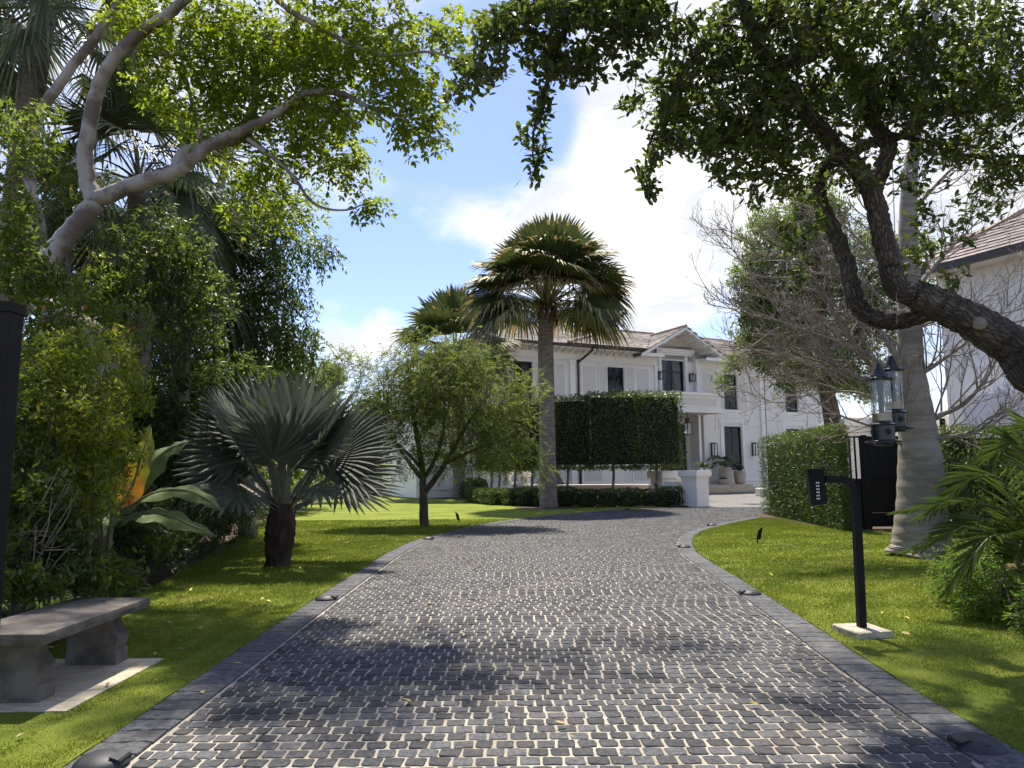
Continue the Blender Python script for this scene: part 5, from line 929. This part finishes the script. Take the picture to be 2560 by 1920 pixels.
C = blob_pts([(930, 790, 120, 80, fy, 1.4, 520), (850, 860, 110, 90, fy, 1.3, 430), (1010, 850, 120, 100, fy, 1.4, 520), (1080, 930, 90, 80, fy-.2, 1.2, 330), (930, 900, 130, 90, fy, 1.5, 430), (810, 920, 80, 70, fy-.2, 1, 200), (1000, 980, 110, 40, fy, 1.2, 200), (880, 980, 90, 40, fy, 1, 110), (770, 790, 50, 30, fy, .8, 60), (745, 765, 25, 14, fy, .4, 18), (1130, 850, 50, 60, fy-.3, .6, 90), (1160, 1000, 30, 40, fy-.5, .4, 30), (980, 760, 70, 35, fy, .8, 110)])
D = twigs_for(ft, sk, C, 'bark_dark', .012, .004)
C2 = (C+rng.normal(size=C.shape)*.16)[::2]; leaf_obj('crown', [pinnate(C, D, 7, .30, .085, .028, .3, simple=True), pinnate(C2, D[::2], 7, .28, .08, .028, .35, simple=True)], 'leaf_feather', ft)
# --- trees closing the view on the left and far behind
def mass_tree(name, lab, x, Y, h, blobs, m, L, Wd, k, r0=.18, simple=True, spread=.2):
    e_ = empty(name, (x, Y, 0), lab, 'tree'); sk = wood(e_, [([(x, Y, -.05), (x+.1, Y, h*.4), (x, Y, h*.7), (x+.1, Y, h)], r0, r0*.3), ([(x, Y, h*.45), (x-.6, Y, h*.7), (x-1, Y, h*.9)], r0*.5, r0*.15), ([(x, Y, h*.5), (x+.7, Y-.2, h*.75), (x+1.1, Y, h*.95)], r0*.5, r0*.15)], 'bark_dark', 10)
    C = blob_pts(blobs); D = twigs_for(e_, sk, C, 'bark_dark', .03, .006); leaf_obj('crown', [rosette(C, D, k, L, Wd, spread, .9, simple=simple)], m, e_)
mass_tree('broadleaf_tree', 'dark dense tree filling the gap behind the orange-flowered shrub', -10.2, 14.5, 6.0, [(150, 560, 190, 160, 14.5, 1.8, 330), (60, 420, 110, 130, 14, 1.2, 130), (330, 640, 140, 120, 15, 1.8, 240), (200, 780, 220, 140, 14, 1.5, 300), (420, 800, 120, 110, 16, 1.5, 200), (40, 250, 60, 90, 14, 1, 60)], 'leaf_back', .17, .075, 14)
mass_tree('broadleaf_tree', 'mid-green tree beyond the silver palm, right of the weeping tree', -12.6, 30, 6, [(640, 860, 90, 90, 30, 2, 260), (560, 880, 120, 110, 28, 2, 320), (620, 980, 130, 60, 28, 2, 220), (450, 900, 120, 120, 24, 2, 260)], 'leaf_back', .26, .11, 14, .25, spread=.3)
mass_tree('broadleaf_tree', 'pale yellowish distant tree peeping above the silver palm', -18, 55, 8, [(715, 815, 45, 40, 55, 2, 160), (690, 870, 60, 50, 55, 2, 120)], 'leaf_feather', .4, .12, 16, .3, spread=.5)
mass_tree('broadleaf_tree', 'distant green tree showing over the mansion roof at right', 30, 72, 10, [(1600, 770, 50, 40, 72, 2, 120), (1680, 760, 70, 60, 72, 3, 160)], 'leaf_feather', .5, .2, 14, .4, spread=.6)
mass_tree('broadleaf_tree', 'dark tree far left of the mansion behind the feathery tree', -9.5, 58, 7, [(800, 900, 60, 60, 58, 2, 160), (770, 960, 70, 60, 58, 2, 160), (840, 960, 60, 60, 60, 2, 120)], 'leaf_back', .45, .2, 14, .3, spread=.5)
mass_tree('broadleaf_tree', 'broad green tree beyond the far end of the left lawn', -17, 62, 8, [(640, 900, 70, 90, 62, 3, 240), (700, 950, 70, 80, 62, 3, 240), (740, 1000, 60, 50, 62, 2, 140)], 'leaf_back', .5, .22, 14, .4, spread=.6)
# ------------------------------------------------------------------ hedges and shrubs
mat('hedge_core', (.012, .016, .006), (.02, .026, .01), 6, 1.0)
mat('leaf_fire', (0.081, 0.124, 0.023), (0.127, 0.172, 0.034), 1.5, .45, attr=.3, trans=0.55, hue=.02, coord='World', tcol=(1.6, 1.55, .8))
mat('leaf_galph', (0.155, 0.201, 0.021), (0.224, 0.259, 0.030), 2.5, .45, attr=.3, trans=0.55, hue=.02, coord='World', tcol=(1.6, 1.55, .8))
mat('leaf_dark', (0.053, 0.085, 0.025), (0.094, 0.138, 0.037), 1.5, .42, attr=.4, trans=0.45, hue=.015, coord='World', spec=.3, tcol=(1.5, 1.5, .8))
mat('leaf_strap', (0.044, 0.081, 0.027), (0.075, 0.125, 0.043), 2, .5, attr=.3, trans=0.45, coord='World', spec=.2, tcol=(1.5, 1.5, .8))
mat('leaf_fern', (0.075, 0.144, 0.020), (0.125, 0.206, 0.030), 2.0, .55, spec=.18, attr=.35, trans=0.45, hue=.02, coord='World', tcol=(1.5, 1.5, .8))
mat('flower_orange', (.55, .12, .02), (.7, .22, .04), 20, .6, trans=.3)
mat('flower_yellow', (.70, .48, .03), (.8, .6, .06), 20, .6, trans=.3)
mat('flower_cream', (.34, .33, .18), (.42, .40, .24), 20, .6, trans=.3)
mat('banana', (.11, .17, .05), (.16, .22, .075), 1.5, .55, .5, 3, trans=.35, stretch=(1, 1, 1), wave=('X', 16, .4, 1.5), bdist=.01, spec=.25)
mat('banana_old', (.20, .21, .03), (.38, .15, .02), 1.6, .5, .4, 3, trans=.4, lo=.4, hi=.62)
mat('banana_stem', (.12, .10, .04), (.2, .17, .08), 6, .6, .4, 20, stretch=(1, 1, .2))
mat('leaf_big', (.035, .075, .022), (.06, .11, .035), 3, .38, attr=.25, trans=.2, spec=.45)
mat('dry_leaf', (.26, .17, .09), (.42, .32, .17), 30, .8, attr=.3, c3=(.45, .36, .10), c3t=.6)
def box_leaves(n, hx, hy, z0, z1, skin=.10):
    """points on and just under the clipped faces of a box, with outward normals"""
    A = np.array([hy*2*(z1-z0), hy*2*(z1-z0), hx*2*(z1-z0), hx*2*(z1-z0), 4*hx*hy, 4*hx*hy*.6]); w_ = rng.choice(6, n, p=A/A.sum()); u, v = rng.uniform(-1, 1, n), rng.uniform(-1, 1, n); P = np.zeros((n, 3)); N = np.zeros((n, 3)); zc, hz = (z0+z1)/2, (z1-z0)/2
    for f, (ax, sg) in enumerate(((0, -1), (0, 1), (1, -1), (1, 1), (2, 1), (2, -1))):
        k = w_ == f; h = (hx, hy, hz)[ax]; o = [i for i in range(3) if i != ax]; P[k, ax] = sg*h; N[k, ax] = sg; P[k, o[0]] = u[k]*(hx, hy, hz)[o[0]]; P[k, o[1]] = v[k]*(hx, hy, hz)[o[1]]
    P -= N*(rng.random((n, 1))**1.6*skin-.03); P[:, 2] += zc; return P, N
def hedge_crown(root, cx_, cy_, rz, hx, hy, z0, z1, n, L, Wd, m, flat=.8, simple=True, upb=.35, core=.16, taper=None):
    P, N = box_leaves(n, hx, hy, z0, z1, .16); low = .035*np.sin(P[:, 0]*9+cx_*3)*np.sin(P[:, 2]*7)+.03*np.sin(P[:, 0]*23+P[:, 2]*17+cx_)+np.where((N[:, 2] > .5) & (rng.random(n) < .08), rng.random(n)*.12, 0); P += N*low[:, None]
    tp = (lambda x: taper+(1-taper)*np.clip((x+hx)/(2*hx), 0, 1)) if taper else (lambda x: 1.0+0*x); P[:, 1] = hy-(hy-P[:, 1])*tp(P[:, 0])
    d = unit(N*(1-flat)+rnd_unit(n)*flat+UPV*upb); nn = unit(N*.7+rnd_unit(n)*.6+UPV*.3); c, s = math.cos(rz), math.sin(rz); Rm = np.array([[c, -s, 0], [s, c, 0], [0, 0, 1]])
    V, F, R = leaves(P @ Rm.T, d @ Rm.T, nn @ Rm.T, L*rng.uniform(.6, 1.15, n), Wd*rng.uniform(.7, 1.1, n), simple=simple); V += np.array([cx_, cy_, 0]); cr = link('crown', npmesh('crown', V, F, R), m, root)
    cb_ = MB().box(-hx+core, hx-core, -hy+core, hy-core, z0+core, z1-core, .08).build('filler_core', 'hedge_core', cr)  # solid dark filler keeps the crown from being seen through; no branches modelled
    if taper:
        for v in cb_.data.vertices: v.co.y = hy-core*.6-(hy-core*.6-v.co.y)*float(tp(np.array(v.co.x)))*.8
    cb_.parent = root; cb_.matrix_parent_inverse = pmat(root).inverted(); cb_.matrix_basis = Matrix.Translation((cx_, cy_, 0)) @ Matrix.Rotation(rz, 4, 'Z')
# pleached trees in front of the house
PL = [(5.75, 29.0), (3.98, 28.75), (2.2, 29.1), (.8, 30.0), (.1, 31.6), (-.6, 33.2), (-1.0, 35.0)]
PLL = ['clipped box-headed tree at the right end of the raised hedge, beside the white pillar', 'clipped box-headed tree second from the right end of the raised hedge', 'clipped box-headed tree just right of the tall palm trunk in the raised hedge', 'clipped box-headed tree just left of the tall palm trunk in the raised hedge', 'clipped box-headed tree behind the feathery tree edge, third left of the palm', 'clipped box-headed tree half hidden by the feathery tree', 'clipped box-headed tree at the far left end of the raised hedge']
for i, (x, y) in enumerate(PL):
    a = PL[max(0, i-1)]; b = PL[min(len(PL)-1, i+1)]; rz = math.atan2(a[1]-b[1], a[0]-b[0]); e_ = empty('pleached_tree', (x, y, 0), PLL[i], 'tree', 'clipped box-headed trees of the raised hedge')
    tubes_obj('trunk', [(catmull([(x+.02, y, -.03), (x-.03, y, .6), (x+.02, y, 1.2), (x, y, 2.2)], 4), np.linspace(.065, .05, 13))], 'bark_twig', e_, 10)
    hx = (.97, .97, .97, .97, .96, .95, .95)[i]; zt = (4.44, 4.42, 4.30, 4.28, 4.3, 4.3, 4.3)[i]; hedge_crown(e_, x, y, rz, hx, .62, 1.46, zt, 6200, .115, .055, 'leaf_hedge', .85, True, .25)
# right-hand clipped hedge
def hedge(name, lab, x, y, rz, hx, hy, z1, n, m, L, Wd, z0=.0, taper=None):
    e_ = empty(name, (x, y, 0), lab, 'hedge'); tubes_obj('stems', [(np.array([(x+random.uniform(-hx, hx)*.8*math.cos(rz), y+random.uniform(-hx, hx)*.8*math.sin(rz), -.03), (x+random.uniform(-.3, .3), y+random.uniform(-.3, .3), z1*.6)]), (.02, .01)) for k in range(6)], 'bark_dark', e_, 6)
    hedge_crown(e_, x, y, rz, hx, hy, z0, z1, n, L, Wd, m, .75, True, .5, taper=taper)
hedge('clipped_hedge', 'tall clipped box hedge of fine needle leaves beside the gate', 7.93, 19.15, math.radians(86), 3.2, .5, 2.28, 30000, 'leaf_podo', .105, .022, taper=.22)
hedge('clipped_hedge', 'dark hedge behind the thick grey trunk along the black fence', 11.2, 15.2, 0, 2.3, .45, 2.15, 13000, 'leaf_podo', .12, .028)
hedge('clipped_hedge', 'dark tall hedge mass behind the feather palm at the right edge', 8.2, 10.4, 0, 1.5, .4, 1.5, 9000, 'leaf_podo', .12, .03)
hedge('boundary_hedge', 'dark boundary hedge deep behind the left shrubs', -7.9, 17.0, math.radians(104), 9.0, .7, 2.7, 26000, 'leaf_back', .16, .07)
hedge('boundary_hedge', 'dark boundary hedge behind the bench and the yellow-flowered shrub', -6.3, 6.2, math.radians(96), 3.4, .5, 2.4, 16000, 'leaf_dark', .12, .05)
bw_ = empty('black_wall', (-11.5, 52.5, 0), 'low black garden wall at the far left end of the lawn', 'wall'); MB().box(-4.5, 2.3, 0, .3, 0, 1.45).build('panel', 'gate_black', bw_); MB().box(-4.6, 2.4, -.05, .35, 1.45, 1.55).build('coping', 'gate_black', bw_)
ORD = ['first', 'second', 'third', 'fourth', 'fifth', 'sixth', 'seventh', 'eighth', 'ninth', 'tenth', 'eleventh', 'twelfth', 'thirteenth', 'fourteenth', 'fifteenth', 'sixteenth', 'seventeenth', 'eighteenth']
# low clipped shrubs: three shapes, copied
lowmesh = []
for v in range(3):
    n = 1500; u = rnd_unit(n); P = np.sign(u)*np.abs(u)**.6*np.array([.50, .40, .36]); P = P*(1-rng.random((n, 1))**2*.22)+np.array([0, 0, .36]); P[:, 2] = np.maximum(P[:, 2], .03)
    lowmesh.append(npmesh('crown', *leaves(P, unit(u*.5+rnd_unit(n)*.7+UPV*.35), unit(u+rnd_unit(n)*.6), .085*rng.uniform(.6, 1.15, n), .036, simple=True)))
core_me = MB().lathe([(0, .02), (.33, .05), (.4, .3), (.34, .55), (0, .62)], 10).build('filler_core', 'hedge_core').data; bpy.data.objects.remove(bpy.data.objects['filler_core'] if 'filler_core' in bpy.data.objects and bpy.data.objects['filler_core'].parent is None else [o for o in bpy.data.objects if o.data == core_me][0])
def low_shrub(x, y, lab, grp, s=1.0):
    e_ = empty('low_shrub', (x, y, 0), lab, 'shrub', grp); e_.scale = (s*random.uniform(.92, 1.1), s*random.uniform(.92, 1.1), s*random.uniform(.9, 1.06)); e_.rotation_euler = (0, 0, random.uniform(0, .5)+random.choice((0, math.pi)))
    for (nm, me, m) in (('crown', random.choice(lowmesh), 'leaf_podo'), ('filler_core', core_me, 'hedge_core')):
        if not me.materials: me.materials.append(MATS[m])
        o = bpy.data.objects.new(nm, me); COL.objects.link(o); o.parent = e_
P = catmull([(6.35, 28.05), (5.2, 27.75), (3.6, 27.75), (2.2, 28.0), (.6, 28.9), (-.7, 30.3), (-1.4, 32.0), (-1.75, 33.6)], 10); seg = np.concatenate([[0], np.cumsum(np.linalg.norm(np.diff(P, axis=0), axis=1))]); k = 0
for s in np.arange(.3, seg[-1], .82): low_shrub(np.interp(s, seg, P[:, 0]), np.interp(s, seg, P[:, 1]), ORD[k]+' low clipped shrub from the white pillar in the row under the raised hedge', 'low shrubs under the raised hedge', 1.0); k += 1
P = np.array([(-1.9, 36.5), (-2.4, 42), (-3.2, 46.2), (-5.5, 47.5), (-9.5, 50.5)]); seg = np.concatenate([[0], np.cumsum(np.linalg.norm(np.diff(P, axis=0), axis=1))])
for k, s in enumerate(np.arange(.3, seg[-1], 1.15)): low_shrub(np.interp(s, seg, P[:, 0]), np.interp(s, seg, P[:, 1]), ORD[k]+' low clipped shrub from the right in the far row behind the left lawn', 'low shrubs at the back of the lawn', 1.35)
# loose shrubs on the left
def shrub(name, lab, base, blobs, m, L, Wd, k, flowers=None, spread=.07, cat='shrub', simple=False, style='ros', nstem=7, **kw):
    e_ = empty(name, (base[0], base[1], 0), lab, cat); C = blob_pts(blobs); C = C[C[:, 2] > .06]; cm_ = C.mean(0); T = []
    for j in range(nstem):
        q_ = C[rng.integers(len(C))]; b = np.array([base[0]+random.uniform(-.35, .35), base[1]+random.uniform(-.3, .3), -.03]); T.append((catmull([b, b*.6+q_*.4+np.array([0, 0, .25]), q_], 5), np.linspace(.014, .005, 11)))
    tubes_obj('stems', T, 'bark_dark', e_, 6); sk = np.concatenate([t_[0] for t_ in T]); D = twigs_for(e_, sk, C, 'bark_dark', .008, .0022)
    leaf_obj('crown', [rosette(C, unit(D+UPV*.4), k, L, Wd, spread, .85, simple, **kw) if style == 'ros' else pinnate(C, D, k, .2, L, Wd, .3, simple)], m, e_)
    if flowers:
        fm, nf, sz = flowers; idx = rng.choice(len(C), min(nf, len(C)), replace=False)
        out = C-cm_; fr = idx[np.argsort((C[idx, 1]))][:int(nf*.8)]
        for j in fr:
            c = C[j]+unit(D[j:j+1]+UPV*.6)[0]*.06+np.array([0, -.04, 0]); n_ = 16; V, F, R = leaves(np.repeat(c[None], n_, 0)+rng.normal(size=(n_, 3))*sz*.5, rnd_unit(n_)+UPV*.6, rnd_unit(n_), sz*rng.uniform(.7, 1.2, n_), sz*.45, simple=True); link('flower', npmesh('flower', V, F, R), fm, e_)
    return e_
shrub('firebush', 'tall loose shrub with small orange flowers at the left edge', (-4.6, 7.4), [(70, 290, 90, 90, 7.4, .6, 110), (150, 400, 120, 90, 10.2, .5, 160), (60, 600, 100, 60, 7.3, .5, 120), (40, 520, 60, 110, 7.0, .6, 120), (240, 620, 110, 80, 9.6, .5, 190), (120, 690, 130, 90, 7.2, .6, 210), (30, 420, 60, 120, 7, .5, 80), (280, 700, 80, 60, 7.6, .5, 90)], 'leaf_fire', .085, .032, 8, ('flower_orange', 34, .022))
shrub('galphimia_shrub', 'bushy yellow-green shrub dotted with yellow flowers beside the banana plant', (-3.95, 6.5), [(190, 780, 130, 90, 6.3, .5, 330), (160, 890, 140, 110, 6.0, .5, 420), (220, 960, 110, 90, 6.1, .5, 300), (180, 1060, 120, 90, 5.9, .5, 300), (270, 850, 70, 80, 6.6, .3, 150), (100, 800, 80, 100, 6.3, .4, 160)], 'leaf_galph', .055, .02, 9, ('flower_yellow', 40, .016), .06)
shrub('evergreen_shrub', 'dark glossy shrub with pale flower clusters below the cabbage palm fans', (-6.0, 10.2), [(330, 530, 130, 110, 10.2, .9, 190), (300, 640, 150, 100, 10, .9, 190), (430, 660, 110, 90, 10.5, .9, 150), (400, 560, 80, 80, 10.3, .6, 150)], 'leaf_dark', .095, .04, 9, ('flower_cream', 26, .03))
shrub('evergreen_shrub', 'dark glossy shrub directly left of the silver palm fans', (-5.6, 11.6), [(400, 770, 130, 80, 11.6, .9, 190), (390, 880, 120, 90, 11.5, .9, 200), (470, 960, 110, 80, 12, .9, 170), (350, 980, 110, 90, 10.8, .8, 170), (520, 840, 90, 80, 12.5, .8, 180)], 'leaf_dark', .10, .045, 9)
shrub('evergreen_shrub', 'shaded dark green shrub low at the left behind the bench', (-3.75, 5.5), [(70, 1060, 90, 100, 5.6, .4, 200), (130, 1150, 110, 70, 5.7, .4, 200), (40, 1190, 60, 60, 5.4, .3, 90), (60, 1250, 90, 50, 5.3, .3, 120), (170, 1230, 90, 50, 5.6, .3, 120), (250, 1240, 70, 40, 6.2, .3, 90), (40, 900, 60, 110, 5.9, .4, 150)], 'leaf_fire', .075, .03, 8)
shrub('evergreen_shrub', 'small-leaved dark shrub under the banana leaves', (-5.0, 9.4), [(330, 1170, 100, 70, 9.3, .6, 260), (300, 1100, 80, 70, 9.2, .6, 160), (420, 1150, 80, 60, 10.2, .6, 180)], 'leaf_dark', .06, .024, 9)
shrub('evergreen_shrub', 'low dark edging shrub behind the stubby palm trunk', (-5.6, 13.2), [(480, 1130, 80, 50, 13, .7, 200), (540, 1100, 70, 45, 15.5, .8, 180), (500, 1060, 80, 50, 14.5, .8, 150)], 'leaf_dark', .075, .03, 9)
shrub('evergreen_shrub', 'far dark edging shrub along the left side of the lawn', (-8.0, 23), [(600, 1075, 50, 26, 20, 1, 160), (650, 1062, 50, 26, 25, 1.2, 160), (700, 1050, 50, 26, 33, 1.5, 160), (610, 1030, 70, 50, 24, 1, 180), (690, 1000, 70, 60, 34, 1.5, 180)], 'leaf_back', .15, .06, 10, spread=.15)
# dead twigs in the shade of the shrub
dt = empty('dead_branches', (-3.75, 5.6, 0), 'pale bare dead twigs sprawling under the left shrubs', 'branches'); T = []
for k in range(26):
    a = W3(random.uniform(20, 110), random.uniform(1150, 1260), 5.35); b = W3(random.uniform(60, 190), random.uniform(1010, 1200), 5.3+random.uniform(-.2, .3)); T.append((catmull([a, (a+b)/2+rng.normal(size=3)*.05, b], 5), np.linspace(.006, .002, 11)))
tubes_obj('twigs', T, 'bark_twig', dt, 5)['kind'] = 'stuff'
# strap-leaved tufts along the bed and by the bench
def strap_leaves(n, L, wd, spread, base, up=.9, seg=5):
    V = []; F = []; R = []
    for k in range(n):
        a = random.uniform(0, 2*math.pi); r = random.random()**.5*spread; p = np.array([base[0]+r*math.cos(a)*.6, base[1]+r*math.sin(a)*.6, base[2]]); out = np.array([math.cos(a), math.sin(a), 0]); l = L*random.uniform(.6, 1.1); ls = random.uniform(.25, .8); s = np.array([-math.sin(a), math.cos(a), 0]); o = len(V); rr = random.random()
        for j in range(seg+1):
            t = j/seg; c = p+out*l*ls*t**1.3+UPV*l*up*(t-.55*t*t*(1+ls)*.8); hw = wd*(.5+.5*math.sin(math.pi*min(1, t*1.1+.1)))*(1-t**3)+.0008; V += [c-s*hw, c+s*hw]
        for j in range(seg): b = o+j*2; F.append((b, b+1, b+3, b+2)); R.append(rr)
    return np.array(V), np.array(F), np.array(R)
tv = [npmesh('blades', *strap_leaves(80, .5, .013, .3, (0, 0, 0))) for k in range(3)]
for me in tv: me.materials.append(MATS['leaf_strap'])
for k in range(64):
    y = random.uniform(5.2, 8.9) if k < 46 else random.uniform(3.9, 5.3); x = bed_(y)-random.uniform(.05, 1.1)
    e_ = empty('strap_leaf_plant', (x, y, 0), 'tuft of dark strap-shaped leaves in the bed behind the bench', 'plant', 'strap-leaved tufts in the left bed', random.uniform(0, 6)); e_.scale = [random.uniform(.8, 1.2)]*3; o = bpy.data.objects.new('blades', random.choice(tv)); COL.objects.link(o); o.parent = e_
# banana plant
def blade(root, pts, wd, m, ripple=.03, name='leaf', nseg=24, cross=8, twist=0.0, tipw=.15):
    P = catmull(pts, max(2, nseg//(len(pts)-1))); T = unit(np.gradient(P, axis=0)); V = []; n = len(P)
    for i in range(n):
        t = i/(n-1); s = unit(np.cross(T[i], UPV)); nn = np.cross(s, T[i]); c, s2 = math.cos(twist), math.sin(twist); s, nn = s*c+nn*s2, nn*c-s*s2; hw = wd*(math.sin(math.pi*min(1, .12+.88*t**.8))**.6)*(1 if t < .9 else 1-(t-.9)*4)
        for j in range(cross+1):
            u = -1+2*j/cross; V.append(P[i]+s*hw*u*(1-.05*abs(u))+nn*(hw*.35*abs(u)*-.55+ripple*math.sin(i*1.3+j*.3+u*2)*abs(u)))
    F = [(i*(cross+1)+j, i*(cross+1)+j+1, (i+1)*(cross+1)+j+1, (i+1)*(cross+1)+j) for i in range(n-1) for j in range(cross)]
    o = link(name, npmesh(name, np.array(V), np.array(F), np.full(len(F), .5), True), m, root); v, f = tube_np(P, np.linspace(.018, .005, n), 6); me = bpy.data.meshes.new('midrib'); me.from_pydata([tuple(q_) for q_ in v], [], f); link('midrib', me, 'petiole_pale', o, False); return o
BNY = 8.1
ba = empty('banana_plant', (W3(215, 1238, BNY)[0], BNY, 0), 'banana plant with broad drooping leaves between the yellow shrub and silver palm', 'plant')
x0 = ba.location.x; trunk_mesh(ba, [(x0, BNY, -.03), (x0+.03, BNY, .3), tuple(W3(238, 1120, BNY)), tuple(W3(262, 1085, BNY))], [.075, .065, .055, .035], 'banana_stem', 12, 'stem')
sp0 = W3(250, 1105, BNY)
blade(ba, [sp0, W3(285, 1092, BNY-.1), W3(328, 1066, BNY-.2), W3(391, 1058, BNY-.3), W3(440, 1074, BNY-.35), W3(478, 1102, BNY-.4)], .16, 'banana', .018, twist=-.5); blade(ba, [sp0, W3(270, 1118, BNY-.2), W3(313, 1106, BNY-.3), W3(360, 1112, BNY-.45), W3(410, 1134, BNY-.55), W3(469, 1158, BNY-.6)], .18, 'banana', .02, twist=-.35)
blade(ba, [sp0, W3(300, 1030, BNY+.1), W3(344, 985, BNY+.2), W3(375, 965, BNY+.2), W3(412, 952, BNY+.2)], .2, 'banana', .012, twist=-.7); blade(ba, [sp0, W3(285, 1050, BNY-.1), W3(306, 985, BNY-.15), W3(326, 922, BNY-.1)], .17, 'banana_old', .012, twist=1.2)
blade(ba, [sp0, W3(240, 1110, BNY-.3), W3(222, 1130, BNY-.5), W3(212, 1168, BNY-.6)], .14, 'banana', .01, twist=.2); blade(ba, [sp0, W3(270, 1080, BNY+.3), W3(300, 1075, BNY+.5), W3(330, 1110, BNY+.6)], .10, 'banana', .015); blade(ba, [sp0, W3(300, 1128, BNY-.2), W3(340, 1140, BNY-.3), W3(362, 1152, BNY-.3)], .06, 'banana', .01)
# fern-like shrubs on the right
shrub('fern_bush', 'lush fern-like bush at the bottom right below the feather palm', (4.75, 6.9), [(2120, 1250, 90, 50, 7.2, .5, 260), (2180, 1290, 70, 60, 6.7, .5, 230), (2070, 1230, 50, 34, 7.6, .4, 130), (2230, 1330, 60, 50, 6.3, .4, 150), (2260, 1250, 70, 70, 7, .5, 150), (2140, 1310, 70, 30, 6.7, .3, 110)], 'leaf_fern', .07, .016, 5, None, style='pin')
shrub('fern_bush', 'darker leafy bush behind the fern-like bush at the right edge', (5.6, 8.6), [(2150, 1190, 80, 40, 8.6, .5, 160), (2210, 1170, 60, 50, 8.4, .5, 130), (2080, 1215, 40, 26, 8.6, .4, 60)], 'leaf_dark', .12, .06, 7)
# plants in the planters
bp = empty('potted_philodendron', hpt(14.68, .95, 1.5), 'big-leaved dark green plant growing in the large planter', 'plant')
for k in range(17):
    a = k*2.4; el = random.uniform(.15, 1.1); l = random.uniform(.6, 1.1); b = np.array(bp.location); t_ = b+np.array([math.cos(a)*math.cos(el), math.sin(a)*math.cos(el), math.sin(el)+.1])*l; e2 = t_+np.array([math.cos(a)*.5, math.sin(a)*.5, -.35]); blade(bp, [t_-np.array([0, 0, .02]), (t_+e2)/2+np.array([0, 0, .12]), e2], random.uniform(.22, .34), 'leaf_big', .02, nseg=8, cross=6); tubes_obj('stalk', [(catmull([b, (b+t_)/2+np.array([0, 0, .1]), t_], 4), np.full(9, .018))], 'petiole_pale', bp, 6)
b3 = empty('potted_yucca', hpt(15.86, .95, 1.27), 'spiky grey-green plant in the straight planter', 'plant'); link('blades', npmesh('blades', *strap_leaves(70, .75, .02, .2, tuple(b3.location), 1.0)), 'fan_silver', b3)
b4 = empty('potted_fern', hpt(14.1, 1.3, .76), 'small leafy plant in the shallow bowl planter', 'plant'); link('blades', npmesh('blades', *strap_leaves(60, .4, .025, .25, tuple(b4.location), .9)), 'leaf_big', b4)
b5 = empty('fountain_plant', W3(1520, 1010, 33), 'trailing dark leafy plant behind the raised hedge near the piers', 'plant'); link('blades', npmesh('blades', *strap_leaves(40, .8, .05, .3, tuple(b5.location), .8)), 'leaf_big', b5)
# mulch rings
for (x, y, r) in ((1.34, 27.3, 1.25), (-2.82, 38.4, 1.3), (8.0, 19.3, 3.6)):
    me = MB(); n = 28; me.poly([(x+(r if r < 3 else 1.0)*math.cos(6.283*k/n)*random.uniform(.92, 1.08), y+(r if r > 3 else r*.9)*math.sin(6.283*k/n)*random.uniform(.92, 1.08), .026) for k in range(n)]); me.build('mulch_bed', 'mulch', kind='structure')
# fallen leaves
lm = []
for k in range(5):
    V, F, R = leaves(np.zeros((1, 3)), np.array([[1.0, 0, .15]]), np.array([[0, 0, 1.0]]), random.uniform(.055, .08), random.uniform(.022, .035), fold=random.uniform(.2, .9)); lm.append(npmesh('fallen_leaf', V, F, np.full(2, random.random()))); lm[-1].materials.append(MATS['dry_leaf'])
def fallen(x, y, z, lab, grp):
    o = bpy.data.objects.new('fallen_leaf', random.choice(lm)); COL.objects.link(o); o.location = (x, y, z); o.rotation_euler = (random.uniform(-.4, .4), random.uniform(-.3, .3), random.uniform(0, 6.28)); o.scale = [random.uniform(.7, 1.2)]*3; tag(o, lab, 'leaf', grp)
for k in range(85):
    y = 3.7+random.random()**1.3*13; fallen(random.uniform(bed_(y)+.1, lo_(y)-.05), y, .036, 'dry fallen leaf lying on the left lawn', 'fallen leaves on the left lawn')
for k in range(32):
    y = 4+random.random()*9; fallen(random.uniform(ro_(y)+.1, min(rr_(y), ro_(y)+3)), y, .036, 'dry fallen leaf lying on the right lawn', 'fallen leaves on the right lawn')
for (x, y) in ((.28, 4.0), (.27, 3.85), (-.9, 7.6), (-.4, 6.2), (-.6, 4.4), (-1.2, 5.2), (-1.9, 4.6), (-2.0, 5.3), (-1.95, 6.1), (1.4, 4.3)): fallen(x, y, .022, 'dry fallen leaf lying on the cobbled driveway', 'fallen leaves on the driveway')
